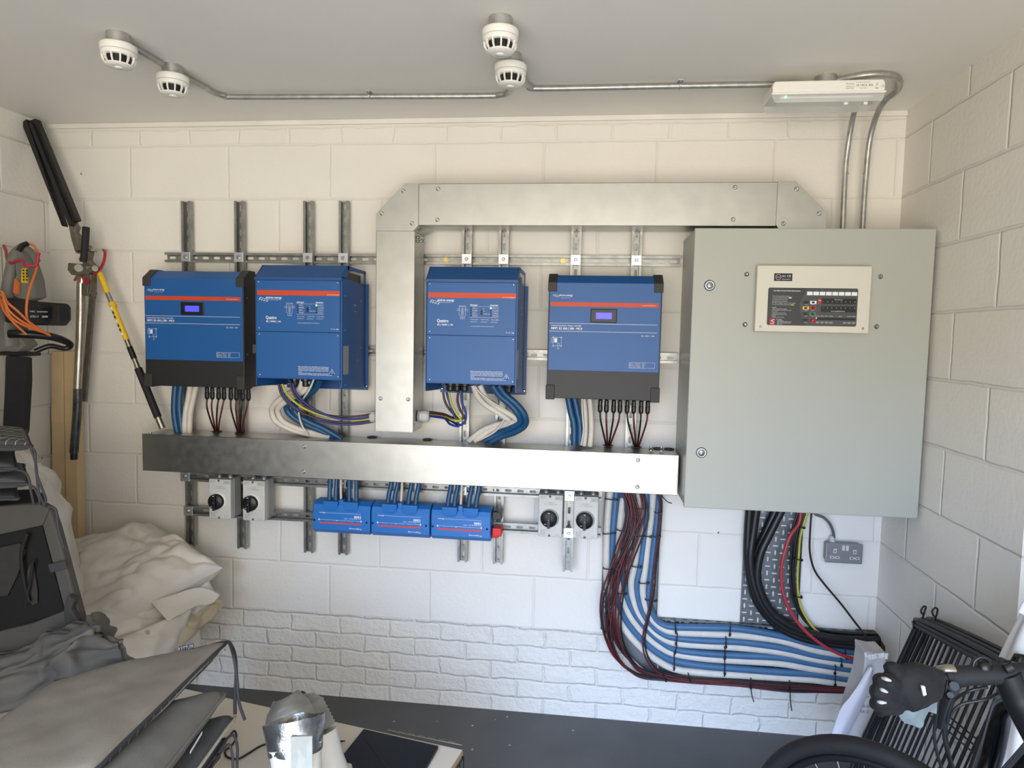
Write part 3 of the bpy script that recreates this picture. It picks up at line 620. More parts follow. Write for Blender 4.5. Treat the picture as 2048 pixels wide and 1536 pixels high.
# ---------------- steel cabinet and fire alarm panel ----------------
CX0, CX1, CZ0, CZ1 = 1.062, 1.862, 1.004, 2.004
t = thing('steel_cabinet', 'large pale grey steel cabinet on the wall by the right corner', 'cabinet', (CX0, 0, CZ0))
mb = MB(); mb.box(CX0+.002, CX1-.004, -.288, -.002, CZ0+.004, CZ1-.002); mb.build('cabinet_body', cab_m, t, bevel=.003)
mb = MB(); mb.box(CX0, CX1, -.312, -.29, CZ0, CZ1); dr = mb.build('door', cab_m, t, bevel=.003)
for px, pz in ((1.12,1.804), (1.116,1.207)):
    mb = MB(); mb.lathe([(.0165, 0), (.0165, -.003), (.0155, -.004), (.0155, -.002), (.012, -.002), (.012, -.005), (.001, -.005)], (px, -.312, pz), 'y', 24); lk = mb.build('lock', plate_m, dr)
    mb = MB(); mb.lathe([(.019, 0), (.019, -.0012), (.0165, -.0012)], (px, -.312, pz), 'y', 24); mb.build('gasket', blk_m, lk)
    mb = MB(); mb.box(px-.007, px+.006, -.3176, -.317, pz-.0015, pz+.001); mb.box(px+.003, px+.006, -.3176, -.317, pz, pz+.006); mb.build('key_slot', cgrey_m, lk)
for px, pz in ((1.245,1.844), (1.247,1.669), (1.69,1.841), (1.687,1.67)):
    mb = MB(); mb.lathe([(.0085, 0), (.0085, -.002), (.006, -.002), (.0055, -.007), (.003, -.009)], (px, -.312, pz), 'y', 8); mb.build('door_bolt', bolt_m, dr)
px0, px1, pz0, pz1 = 1.275, 1.653, 1.645, 1.874
t = thing('fire_alarm_panel', 'cream fire alarm control panel with dark label, set in the cabinet door', 'alarm panel', (px0, -.312, pz0))
mb = MB(); mb.box(px0, px1, -.338, -.3125, pz0, pz1); mb.build('panel_case', panel_m, t, bevel=.004)
PW, PH = px1-px0, pz1-pz0
FX = lambda u: px0+u*PW
FZ = lambda v: pz1-v*PH
mb = MB()
LX0, LX1, LZ0, LZ1 = FX(.105), FX(.888), FZ(.90), FZ(.335)
r_ = .004; mb.prism([(LX0+r_, LZ0), (LX1-r_, LZ0), (LX1, LZ0+r_), (LX1, LZ1-r_), (LX1-r_, LZ1), (LX0+r_, LZ1), (LX0, LZ1-r_), (LX0, LZ0+r_)], -.3386, -.338); fas = mb.build('control_fascia', dark_m, t, label='dark grey control area')
u_ = lambda a: LX0+a*(LX1-LX0)
v_ = lambda b: LZ1-b*(LZ1-LZ0)
mb = MB(); y = -.3389
arc = [(u_(.40)-.026+.0*k, 0) for k in range(0)]
# lighter field right of the curved divider
pts = [(u_(.36)+.045*(1-math.sin(PI*(.15+.7*k/10)))+.0, v_(.02+.96*k/10)) for k in range(11)]
mb.add([(a, y, b) for a, b in pts]+[(u_(.995), y, v_(.98)), (u_(.995), y, v_(.02))], [list(range(13))]); mb.build('curved_field', mat('mid_grey_label', (66, 69, 70), .45), fas)
mb = MB(); y = -.3392
for k in range(8): mb.rect(u_(.435+k*.0705), u_(.435+k*.0705+.062), v_(.19), v_(.095), y)
txt(mb, 'Fire Alarm Control Panel Instructions', u_(.06), v_(.095), y, .0042, (LX1-LX0)*.3, bold=.0003)
txt(mb, 'C-TEC', u_(.10), v_(.86), y, .003, .02)
for k, (s_, wd) in enumerate((('When in alarm press Silence Alarms', .19), ('To silence the internal sounder press', .19), ('To resound the alarms press Silence', .17), ('then turn the key to reset the panel', .17), ('For fault conditions refer to the manual', .26), ('To test: turn the key and press button', .22))): txt(mb, s_, u_(.05), v_(.235+k*.045), y, .0028, (LX1-LX0)*wd)
for k, (s_, wd) in enumerate((('Disable', .05), ('1. Select zone and press disable', .17), ('2. Press again to enable the zone', .22), ('Test mode', .06), ('1. Select test and press button', .16), ('2. Press button again to exit', .17), ('Delays', .05), ('1. Press to override delay', .14))): txt(mb, s_, u_(.05), v_(.535+k*.037), y, .0026, (LX1-LX0)*wd)
for k, (s_, wd) in enumerate((('CFP 8 Zone', .07), ('Conventional fire alarm panel', .16), ('Refer to user manual before use', .15), ('Service', .06))): txt(mb, s_, u_(.115), v_(.885+k*.03), y, .0027, (LX1-LX0)*wd)
for k in range(8):
    txt(mb, str(k+1), u_(.62+k*.05), v_(.37), y, .0034, al='C'); txt(mb, str(k+1), u_(.62+k*.05), v_(.53), y, .0034, al='C'); txt(mb, str(k+1), u_(.466+k*.0705), v_(.075), y, .0024, al='C')
txt(mb, 'Fire Zones', u_(.79), v_(.31), y, .0034, .026, 'C'); txt(mb, 'Zone Fault/Disablement', u_(.79), v_(.615), y, .0034, .045, 'C')
for u, a in ((.565, 'POWER'), (.615, 'GENERAL'), (.665, 'TEST'), (.715, 'SOUNDER'), (.82, 'SOUNDER CCT'), (.915, 'PSU'), (.965, 'FUSE')): txt(mb, a, u_(u), v_(.745), y, .0024, .012, 'C')
for u, a in ((.57, 'SUPPLY'), (.62, 'FAULT'), (.67, 'MODE'), (.72, 'DELAY'), (.87, 'SYSTEM'), (.92, 'BATTERY'), (.97, 'EARTH')): txt(mb, a, u_(u), v_(.905), y, .0024, .012, 'C'); txt(mb, 'FAULT', u_(u), v_(.93), y, .0022, .01, 'C')
for v, a in ((.64-.2, 'Silence'), (.60, 'Evacuate'), (.75, 'Test'), (.92, 'Disable')):
    txt(mb, a, u_(.435), v_(v), y, .0024, .011, 'C'); txt(mb, a, u_(.51), v_(v), y, .0024, .011, 'C')
mb.rect(u_(.235), u_(.265), v_(.28), v_(.255), y)
mb.build('lettering', white_m, fas)
mb = MB(); y2 = -.3391
mb.rect(u_(.595), u_(.985), v_(.41), v_(.27), y2); mb.rect(u_(.60), u_(.985), v_(.63), v_(.475), y2); mb.rect(u_(.56), u_(.985), v_(.84), v_(.78), y2); mb.build('indicator_strip', blk_m, fas)
def key(u, v, m, lab):
    mb = MB(); cx, cz = u_(u), v_(v)
    mb.box(cx-.0105, cx+.0105, -.3395, -.3388, cz-.0055, cz+.0055); k = mb.build('key_surround', m, fas, bevel=.0004, label=lab)
    mb = MB(); mb.box(cx-.005, cx+.004, -.3410, -.3395, cz-.0033, cz+.0033); mb.build('push_button', blk_m, k, bevel=.001)
grn_m = mat('green_print', (50, 130, 80), .5); yel2 = mat('yellow_print', (214, 190, 70), .5); rdp = mat('crimson_print', (176, 34, 52), .5)
key(.43, .38, dark_m, 'grey key'); key(.51, .38, white_m, 'white key'); key(.43, .53, yel2, 'yellow key'); key(.51, .53, rdp, 'red key'); key(.43, .69, dark_m, 'grey key'); key(.51, .69, grn_m, 'green key'); key(.43, .85, dark_m, 'grey key')
mb = MB(); mb.lathe([(.0075, 0), (.0075, -.006), (.006, -.008), (.001, -.008)], (u_(.515), -.3388, v_(.86)), 'y', 16); mb.build('key_switch', rdp, fas, label='red key switch')
mb = MB(); mb.rect(u_(.565), u_(.60), v_(.43), v_(.27), -.3393); mb.rect(u_(.03), u_(.09), v_(.985), v_(.82), -.3393); mb.build('red_mark', rdp, fas)
mb = MB(); txt(mb, 'Fire', u_(.582), v_(.34), -.3395, .004, .009, 'C', bold=.0003); mb.stroke([(u_(.08), v_(.845)), (u_(.045), v_(.88)), (u_(.08), v_(.915))], -.3395, .0016); txt(mb, 'C-TEC', u_(.06), v_(.97), -.3395, .004, .013, 'C', bold=.0003)
mb.rect(u_(.545), u_(.56), v_(.805), v_(.775), -.3395); mb.build('mark_lettering', white_m, fas)
mb = MB(); mb.rect(u_(.24), u_(.275), v_(.245), v_(.225), -.3392); mb.build('red_word', rdp, fas)
mb = MB(); mb.rect(u_(.265), u_(.295), v_(.465), v_(.44), -.3392); mb.build('yellow_key_icon', yel2, fas)
mb = MB(); mb.box(FX(.15), FX(.31), -.3386, -.338, FZ(.235), FZ(.12)); cb = mb.build('certification_label', blk_m, t, label='black certification plate')
mb = MB(); c0 = (FX(.188), FZ(.177)); mb.stroke([(c0[0]+.009*math.cos(2*PI*k/16), c0[1]+.009*math.sin(2*PI*k/16)) for k in range(17)], -.3388, .0008)
txt(mb, 'LPCB', c0[0], c0[1]-.002, -.3388, .0036, .012, 'C'); txt(mb, 'UKCA', FX(.235), FZ(.175), -.3388, .006, .012, 'C'); txt(mb, 'CE', FX(.28), FZ(.175), -.3388, .007, .012, 'C'); txt(mb, 'EN54-2 EN54-4', FX(.257), FZ(.215), -.3388, .003, .028, 'C'); mb.build('lettering', white_m, cb)
for u, v in ((.052, .925), (.948, .925)): mb = MB(); mb.lathe([(.004, 0), (.004, -.001), (.002, -.002)], (FX(u), -.338, FZ(v)), 'y', 10); mb.build('panel_screw', bolt_m, t)

# ---------------- ceiling: conduit, boxes, detectors, light ----------------
def besa(x, y, r, h, t=None, label=None):
    mb = MB(); mb.lathe([(r, 0), (r, -h)], (x, y, ZC), 'z', 28)
    if t: return mb.build('conduit_box', cond_m, t, bevel=.001)
    return mb.build('conduit_box', cond_m, None, .001, label, 'conduit box', org=(x, y, ZC-h))
def detector(x, y, label, bh=.034):
    t = thing('smoke_detector', label, 'smoke detector', (x, y, ZC-bh-.062), 'white ceiling smoke detectors')
    besa(x, y, .0335, bh, t); z = ZC-bh
    mb = MB(); mb.lathe([(.036, 0), (.050, 0), (.0515, -.004), (.0500, -.020), (.0495, -.0205)], (x, y, z), 'z', 40); mb.build('base_ring', wplas_m, t)
    mb = MB(); mb.lathe([(.0490, -.0215), (.0495, -.023), (.0475, -.032), (.0460, -.034), (.036, -.034)], (x, y, z), 'z', 40)
    for k in range(12):
        a = 2*PI*k/12+.2; c, s_ = math.cos(a), math.sin(a); px, py = -s_*.0022, c*.0022
        q = [(.0475, -.031), (.0455, -.046), (.0375, -.058), (.0335, -.058), (.040, -.045), (.041, -.031)]
        mb.slab([(x+c*r-px, y+s_*r-py, z+h) for r, h in q], (2*px, 2*py, 0))
    mb.lathe([(.0385, -.0565), (.0370, -.060), (.020, -.0635), (.001, -.064)], (x, y, z), 'z', 40); mb.lathe([(.012, -.0636), (.012, -.066), (.001, -.0665)], (x, y, z), 'z', 20)
    mb.build('vented_cover', wplas_m, t)
    mb = MB(); mb.lathe([(.034, -.033), (.034, -.057)], (x, y, z), 'z', 24); mb.build('sensing_chamber', blk_m, t, label='black core behind the vents')
    return t
D1, D2, D3, D4 = ((-0.728,-0.833)), ((-0.713,-0.59)), ((0.434,-0.855)), ((0.434,-0.61))
detector(*D1, 'smoke detector furthest left on the ceiling')
detector(*D2, 'smoke detector on the left pipe, second from the left on the ceiling')
detector(*D3, 'smoke detector of the middle pair nearer the top of the photo')
detector(*D4, 'smoke detector of the middle pair nearer the wall')
zc = ZC-.013; rC = .010
def conduit(pts, label):
    mb = MB(); mb.tube(pts, rC, 14, sub=8)
    if pts[-1][2] < 2.1:
        q = pts[-1]
        for h0, h1, rr in ((.004, .024, .0125), (.03, .033, .0108), (.24, .243, .0108)): mb.cyl((q[0], q[1], q[2]+h0), (q[0], q[1], q[2]+h1), rr)
    return mb.build('metal_conduit', cond_m, None, 0, label, 'conduit', 'galvanised conduit pipes', org=pts[0])
def lerp(a, b, t): return (a[0]+(b[0]-a[0])*t, a[1]+(b[1]-a[1])*t, zc)
def d2(a): return (a[0], a[1], zc)
conduit([lerp((*D1, zc), (*D2, zc), .24), lerp((*D1, zc), (*D2, zc), .5), lerp((*D1, zc), (*D2, zc), .78)], 'short pipe between the two left smoke detectors')
YC = -0.302
conduit([(D2[0]+.0, D2[1]+.03, zc), (-0.696,-0.441,2.48), (-0.694,-0.381,2.48), (-0.673,-0.343,2.48), (-0.618,-0.324,2.48), (-0.125,-0.302,2.48), (0.283,-0.285,2.48), (0.357,-0.291,2.48), (0.394,-0.329,2.48), (D4[0]+.0, D4[1]+.09, zc), (D4[0], D4[1]+.035, zc)], 'long pipe on the ceiling from the left detectors to the middle detectors')
conduit([lerp((*D3, zc), (*D4, zc), .2), lerp((*D3, zc), (*D4, zc), .5), lerp((*D3, zc), (*D4, zc), .82)], 'short pipe between the two middle smoke detectors')
conduit([(D4[0]+.024, D4[1]+.024, zc), (0.46,-0.416,2.48), (0.476,-0.368,2.48), (0.515,-0.347,2.48), (0.988,-0.344,2.48), (1.385,-0.339,2.48)], 'long pipe on the ceiling from the middle detectors to the bulkhead light')
def saddle(x, y, label):
    t = thing('pipe_saddle', label, 'pipe clip', (x, y, ZC-.03), 'pipe saddle clips')
    mb = MB(); mb.tube([(x, y+.0125*math.cos(a), zc-.0125*math.sin(a)) for a in [PI*k/8 for k in range(9)]], .0025, 6, sub=1); mb.box(x-.009, x+.009, y-.024, y+.024, ZC-.003, ZC); mb.build('clip_band', plate_m, t)
    mb = MB(); mb.lathe([(.006, 0), (.006, -.006)], (x, y-.018, ZC-.003), 'z', 8); mb.build('clip_screw', bolt_m, t)
saddle(*(-0.123,-0.307), 'pipe clip on the left long ceiling pipe'); saddle(*(0.987,-0.348), 'pipe clip on the right long ceiling pipe')
BX = ((1.459,-0.367))
besa(BX[0], BX[1], .034, .042, None, 'round galvanised conduit box on the ceiling above the bulkhead light')
conduit([(BX[0]+.035, BX[1], zc), (1.567,-0.407,2.48), (1.632,-0.408,2.48), (1.688,-0.366,2.48), (1.73,-0.263,2.48), (1.712, -.205, 2.462), (1.714, -.13, 2.43), (1.714, -.085, 2.36), (1.716, -.065, 2.25), (1.716, -.06, 2.15), (1.716, -.06, 2.006)], 'right one of two pipes dropping into the cabinet top')
conduit([(1.60, -.30, zc), (1.625, -.20, zc-.004), (1.636, -.13, 2.44), (1.641, -.085, 2.37), (1.641, -.065, 2.28), (1.643, -.06, 2.15), (1.645, -.06, 2.006)], 'left one of two pipes dropping into the cabinet top')
t = thing('bulkhead_light', 'slim white emergency light with clear cover and green glow, on the ceiling', 'emergency light', (BX[0], BX[1], 2.40))
lx0, lx1 = 1.268, 1.612
mb = MB(); mb.slab([(lx0+.006, -.345, 2.448), (lx0, -.345, 2.437), (lx0, -.345, 2.412), (lx1, -.345, 2.412), (lx1, -.345, 2.437), (lx1-.006, -.345, 2.448)], (0, -.115, 0)); mb.box(lx0-.004, lx1+.004, -.464, -.341, 2.405, 2.413); mb.build('light_base', wplas_m, t, bevel=.004)
mb = MB(); mb.slab([(lx0-.002, -.343, 2.405), (lx1+.002, -.343, 2.405), (lx1-.008, -.350, 2.380), (lx0+.008, -.350, 2.380)], (0, -.112, 0)); mb.build('clear_cover', glass_m, t, bevel=.002)
mb = MB(); mb.box(lx0+.03, lx1-.03, -.44, -.365, 2.399, 2.405); mb.build('reflector_tray', wplas_m, t)
mb = MB(); mb.lathe([(.003, 0), (.003, -.004), (.001, -.005)], (lx0+.045, -.446, 2.404), 'z', 10); mb.build('indicator_light', led_m, t, label='green lit indicator')
for x in (lx0+.225, lx0+.285): mb = MB(); mb.box(x, x+.012, -.45, -.44, 2.374, 2.384); mb.build('cover_clip', wplas_m, t)
mb = MB(); y = -.4605
txt(mb, 'Aurora', lx0+.225, 2.433, y, .005, .024); txt(mb, 'EN60598-2-22', lx0+.225, 2.425, y, .003, .026); txt(mb, 'IP65 3W', lx0+.225, 2.419, y, .003, .024)
txt(mb, 'Emergency bulkhead', lx0+.256, 2.4375, y, .0028, .04); txt(mb, 'CE  UKCA  IP65', lx0+.256, 2.427, y, .0055, .05, bold=.0003); txt(mb, '230V 50Hz', lx0+.268, 2.4195, y, .0028, .02)
mb.stroke([(lx0+.315, 2.437), (lx0+.322, 2.427)], y, .0008); mb.stroke([(lx0+.322, 2.437), (lx0+.315, 2.427)], y, .0008); mb.rect(lx0+.314, lx0+.323, 2.419, 2.421, y)
mb.stroke([(lx0+.332, 2.423), (lx0+.336, 2.431), (lx0+.340, 2.423), (lx0+.332, 2.423)], y, .0006); mb.build('lettering', cgrey_m, t)

# ---------------- perforated cable trays ----------------
def perf(cells_fn, label, build_fn, name='cable_tray'): pass
def slots(u0, u1, v0, v1, pu, pv, along='v'):
    nu = max(1, int((u1-u0)/pu)); nv = max(1, int((v1-v0)/pv)); du, dv = (u1-u0)/nu, (v1-v0)/nv; out = []
    for i in range(nu):
        for j in range(nv):
            cu, cv = u0+(i+.5)*du, v0+(j+.5)*dv
            vert = (i+j) % 2 == 0
            a, b = (.0032, .0105) if (vert == (along == 'v')) else (.0105, .0032)
            out.append((u0+i*du, u0+(i+1)*du, v0+j*dv, v0+(j+1)*dv, cu-a, cu+a, cv-b, cv+b))
    return out
def tray(x0, x1, z0, z1, label, horiz=False):
    t = thing('cable_tray', label, 'cable tray', (x0, -.004, z0), 'perforated cable trays')
    mb = MB(); slotplate(mb, slots(x0, x1, z0, z1, .0275, .027), (0, -.006, 0), (1, 0, 0), (0, 0, 1))
    if horiz: mb.box(x0, x1, -.022, -.004, z0-.0015, z0); mb.box(x0, x1, -.022, -.004, z1, z1+.0015); mb.box(x0, x1, -.022, -.0205, z1-.004, z1)
    else: mb.box(x0-.0015, x0, -.022, -.004, z0, z1); mb.box(x1, x1+.0015, -.022, -.004, z0, z1)
    mb.build('perforated_sheet', tray_m, t)
    k = MB()
    if horiz:
        n = int((x1-x0)/.045)
        for i in range(n):
            a = x0+(i+.35)*.045; k.box(a, a+.018, -.0168, -.0090, z1+.0014, z1+.0020)
        if n: k.build('flange_slots', blk_m, t, label='dark slots along the tray edge', kind='stuff')
    return t
tray(.785, 1.012, .46, 1.0, 'upright perforated tray carrying cables down from the long trunking')
tray(1.012, 1.87, .232, .46, 'horizontal perforated tray carrying cables into the right corner', True)
tray(1.349, 1.57, .462, 1.0, 'upright perforated tray below the grey cabinet with black cables')
t = thing('cable_tray_bend', 'flat cut-corner tray bend where the cables turn to the right', 'cable tray', (.785, -.004, .232))
mb = MB(); mb.slab([(.785, -.004, .46), (.785, -.004, .425), (.79, -.004, .40), (.975, -.004, .238), (1.012, -.004, .232), (1.012, -.004, .46)], (0, -.002, 0)); mb.slab([(.785, -.004, .46), (.7835, -.004, .40), (.785, -.004, .40), (.787, -.004, .46)], (0, -.018, 0)); mb.slab([(.785, -.004, .40), (.975, -.004, .236), (.975, -.004, .238), (.787, -.004, .402)], (0, -.018, 0)); mb.slab([(.975, -.004, .236), (1.012, -.004, .230), (1.012, -.004, .232), (.975, -.004, .238)], (0, -.018, 0)); mb.build('bend_sheet', tray_m, t)

# raw hole through the wall in the corner
mb = MB(); mb.grid(lambda u, v: (1.80+.115*u, -.002-.012*math.sin(PI*v)-.07*0, .29+.175*v) if u < .64 else (1.8735, -.002-.10*(u-.64)/.36, .29+.175*v-.06*(u-.64)*v), 10, 8)
mb.build('wall_hole', hole_m, None, 0, 'rough brown hole in the wall corner where the cables leave', 'wall hole', org=(1.84, 0, .29))

# ---------------- cables under the trunking to the corner hole ----------------
DN = ('outermost', 'second', 'third', 'innermost')
GB = 'blue battery cables in the tray'; GW = 'white battery cables in the tray'
RC = .0155
BC = [
 [(0.83,-0.034,1.001),(0.828,-0.034,0.941),(0.825,-0.034,0.883),(0.821,-0.034,0.8),(0.823,-0.034,0.698),(0.832,-0.034,0.608),(0.853,-0.034,0.525),(0.88,-0.034,0.462),(0.922,-0.034,0.407),(0.974,-0.034,0.358),(1.031,-0.034,0.317),(1.094,-0.034,0.292),(1.217,-0.034,0.281),(1.351,-0.034,0.28),(1.508,-0.034,0.279),(1.641,-0.034,0.281),(1.779,-0.034,0.272),(1.888,-0.034,0.274)],
 [(0.851,-0.03,0.995),(0.869,-0.03,0.929),(0.878,-0.03,0.866),(0.87,-0.03,0.802),(0.864,-0.03,0.725),(0.865,-0.03,0.641),(0.883,-0.03,0.558),(0.92,-0.03,0.483),(0.966,-0.03,0.427),(1.023,-0.03,0.376),(1.093,-0.03,0.339),(1.216,-0.03,0.332),(1.349,-0.03,0.334),(1.505,-0.034,0.34),(1.639,-0.034,0.325),(1.777,-0.034,0.312),(1.886,-0.034,0.306)],
 [(0.947,-0.03,1.003),(0.955,-0.03,0.934),(0.948,-0.03,0.781),(0.937,-0.03,0.677),(0.925,-0.03,0.612),(0.93,-0.03,0.555),(0.948,-0.03,0.498),(0.984,-0.03,0.442),(1.035,-0.03,0.403),(1.091,-0.03,0.389),(1.213,-0.03,0.386),(1.347,-0.03,0.391),(1.503,-0.034,0.381),(1.637,-0.034,0.359),(1.775,-0.034,0.348),(1.884,-0.034,0.338)],
 [(1.004,-0.03,1.008),(1.001,-0.03,0.967),(0.998,-0.03,0.904),(0.99,-0.03,0.777),(0.98,-0.03,0.648),(0.974,-0.03,0.551),(0.985,-0.03,0.5),(1.005,-0.03,0.459),(1.04,-0.03,0.439),(1.089,-0.03,0.435),(1.211,-0.03,0.441),(1.344,-0.03,0.445),(1.501,-0.034,0.429),(1.635,-0.034,0.402),(1.773,-0.034,0.384),(1.882,-0.034,0.373)]]
WC = [
 [(0.807,-0.034,1.0),(0.802,-0.034,0.952),(0.798,-0.034,0.882),(0.797,-0.034,0.799),(0.8,-0.034,0.671),(0.809,-0.034,0.594),(0.832,-0.034,0.511),(0.865,-0.034,0.441),(0.911,-0.034,0.38),(0.962,-0.034,0.331),(1.02,-0.034,0.29),(1.095,-0.034,0.258),(1.212,-0.034,0.252),(1.352,-0.034,0.254),(1.509,-0.034,0.256),(1.643,-0.034,0.257),(1.78,-0.034,0.248),(1.889,-0.034,0.25)],
 [(0.863,-0.03,0.986),(0.854,-0.03,0.903),(0.848,-0.03,0.801),(0.845,-0.03,0.698),(0.85,-0.03,0.621),(0.868,-0.03,0.544),(0.895,-0.03,0.481),(0.935,-0.03,0.425),(0.986,-0.03,0.375),(1.037,-0.03,0.342),(1.093,-0.03,0.321),(1.216,-0.03,0.311),(1.35,-0.03,0.312),(1.507,-0.034,0.315),(1.64,-0.034,0.302),(1.778,-0.034,0.291),(1.887,-0.034,0.288)],
 [(0.92,-0.03,1.001),(0.93,-0.03,0.932),(0.934,-0.03,0.85),(0.924,-0.03,0.779),(0.912,-0.03,0.676),(0.903,-0.03,0.611),(0.912,-0.03,0.547),(0.933,-0.03,0.483),(0.972,-0.03,0.431),(1.023,-0.03,0.389),(1.092,-0.03,0.367),(1.214,-0.03,0.365),(1.348,-0.03,0.367),(1.504,-0.034,0.363),(1.638,-0.034,0.342),(1.776,-0.034,0.33),(1.885,-0.034,0.324)],
 [(0.979,-0.03,1.007),(0.978,-0.03,0.966),(0.972,-0.03,0.871),(0.963,-0.03,0.775),(0.957,-0.03,0.679),(0.95,-0.03,0.601),(0.954,-0.03,0.55),(0.971,-0.03,0.493),(0.999,-0.03,0.452),(1.04,-0.03,0.423),(1.09,-0.03,0.413),(1.212,-0.03,0.415),(1.345,-0.03,0.418),(1.502,-0.034,0.41),(1.636,-0.034,0.381),(1.774,-0.034,0.365),(1.883,-0.034,0.356)]]
for k, p in enumerate(BC): cable(p, RC, cblue_m, ('lowest', 'third from the top', 'second from the top', 'topmost')[k]+' of the four blue cables along the wall tray', GB)
for k, p in enumerate(WC): cable(p, RC, cwhite_m, ('lowest', 'third from the top', 'second from the top', 'topmost')[k]+' of the four white cables along the wall tray', GW)
# thin red and black solar cables looping below the tray
rnd = random.Random(3)
LA = [(0.876,-0.07,1.012),(0.899,-0.075,0.948),(0.91,-0.08,0.882),(0.894,-0.085,0.807),(0.854,-0.085,0.717),(0.826,-0.085,0.639),(0.805,-0.085,0.549),(0.802,-0.08,0.457),(0.826,-0.07,0.357),(0.869,-0.06,0.281),(0.946,-0.05,0.226),(1.052,-0.045,0.22),(1.182,-0.04,0.214),(1.352,-0.04,0.217),(1.532,-0.04,0.212),(1.67,-0.04,0.219),(1.888,-0.04,0.227)]
LB = [(0.845,-0.07,1.01),(0.875,-0.075,0.941),(0.874,-0.08,0.855),(0.852,-0.085,0.773),(0.834,-0.085,0.665),(0.822,-0.085,0.563),(0.825,-0.08,0.465),(0.853,-0.075,0.368),(0.896,-0.065,0.302),(0.957,-0.055,0.25),(1.058,-0.045,0.226),(1.182,-0.04,0.218),(1.352,-0.04,0.222),(1.532,-0.04,0.218),(1.67,-0.04,0.222),(1.888,-0.04,0.233)]
LC = [(0.918,-0.07,1.014),(0.939,-0.075,0.957),(0.942,-0.08,0.902),(0.917,-0.085,0.821),(0.884,-0.085,0.719),(0.86,-0.085,0.629),(0.848,-0.08,0.53),(0.851,-0.075,0.433),(0.876,-0.065,0.346),(0.926,-0.055,0.277),(0.989,-0.05,0.237),(1.071,-0.045,0.223),(1.182,-0.04,0.218),(1.352,-0.04,0.225),(1.532,-0.04,0.223),(1.67,-0.04,0.226),(1.887,-0.04,0.238)]
for bi, (path, n, sp, where) in enumerate(((LA, 5, .012, 'widest loop'), (LB, 4, .011, 'middle loop'), (LC, 4, .012, 'tightest loop'))):
    for k in range(n):
        ph = rnd.uniform(0, 6.28); m = len(path); a = (k-(n-1)/2); pts = []
        for i, q in enumerate(path):
            f = math.sin(PI*min(1, i/(m-1)*1.6)) if i < m*.62 else .0
            sprd = sp*(.35+.9*f) if i < m-5 else sp*.33
            pts.append((q[0]+a*sprd*(.9 if i < m*.55 else .1)+.003*math.sin(ph+i), q[1]+.004*math.cos(ph+i*1.7), q[2]+a*sprd*(.15 if i < m*.35 else 1.0)*(-1 if i > m*.3 else .2)*.8+.002*math.sin(ph*2+i*.7)))
        m_ = cred_m if (k+bi) % 2 == 0 else cblack_m
        cable(pts, .0039, m_, ('dark red' if m_ is cred_m else 'black')+' thin cable in the '+where+' hanging off the tray bend', 'thin solar cables, '+where, 'solar_cable', 'cable', 6, 4)
LD = [(0.982,-0.06,1.014),(1.002,-0.06,0.956),(1.002,-0.06,0.881),(0.999,-0.06,0.805),(0.99,-0.06,0.691),(0.984,-0.06,0.576),(0.968,-0.06,0.473),(0.955,-0.06,0.388),(0.968,-0.06,0.312),(1.013,-0.055,0.254),(1.094,-0.05,0.232),(1.18,-0.048,0.225),(1.35,-0.045,0.23),(1.53,-0.045,0.229),(1.668,-0.045,0.233),(1.885,-0.045,0.245)]
for k, m_ in enumerate((cred_m, cblack_m)): cable([(x+.009*k, y, z+.006*k) for x, y, z in LD], .0036, m_, ('red' if k == 0 else 'black')+' thin cable down the right edge of the upright tray', None, 'solar_cable', 'cable', 6, 4)
# fat black cables below the cabinet
for pts, lab in (([(1.357,-0.04,0.944),(1.355,-0.04,0.845),(1.357,-0.04,0.757),(1.369,-0.04,0.67),(1.398,-0.04,0.577),(1.446,-0.04,0.509),(1.509,-0.04,0.458),(1.586,-0.045,0.43),(1.686,-0.045,0.417),(1.794,-0.045,0.413),(1.898,-0.04,0.416)], 'fat black cable along the left edge of the tray below the cabinet'),
                 ([(1.383,-0.045,0.947),(1.374,-0.045,0.847),(1.366,-0.05,0.761),(1.376,-0.05,0.674),(1.404,-0.05,0.59),(1.448,-0.05,0.523),(1.511,-0.05,0.474),(1.59,-0.05,0.446),(1.683,-0.05,0.434),(1.791,-0.05,0.432),(1.895,-0.045,0.434)], 'fat black cable second from the left below the cabinet'),
                 ([(1.48,-0.05,0.953),(1.438,-0.05,0.852),(1.403,-0.055,0.765),(1.395,-0.055,0.677),(1.413,-0.055,0.608),(1.452,-0.055,0.54),(1.509,-0.055,0.494),(1.582,-0.055,0.464),(1.681,-0.055,0.445),(1.791,-0.05,0.442),(1.895,-0.045,0.447)], 'fat black cable that slants left across the tray below the cabinet'),
                 ([(1.46,-0.035,0.948),(1.423,-0.035,0.847),(1.394,-0.035,0.758),(1.387,-0.035,0.669),(1.404,-0.035,0.587),(1.446,-0.035,0.525),(1.51,-0.035,0.473),(1.6,-0.035,0.441),(1.701,-0.03,0.42),(1.8,-0.03,0.414),(1.902,-0.03,0.417)], 'fat black cable behind the slanting one below the cabinet')):
    cable(pts, .0165, cblack_m, lab, 'fat black supply cables below the cabinet')
cable([(1.55,-0.05,0.956),(1.544,-0.055,0.9),(1.509,-0.07,0.851),(1.486,-0.08,0.778),(1.479,-0.08,0.714),(1.485,-0.08,0.645),(1.503,-0.08,0.588),(1.533,-0.08,0.532),(1.585,-0.08,0.472),(1.654,-0.075,0.42),(1.733,-0.07,0.382),(1.837,-0.055,0.354),(1.902,-0.04,0.354)], .0066, cpink_m, 'red cable curving over the tray from the cabinet to the corner', None)
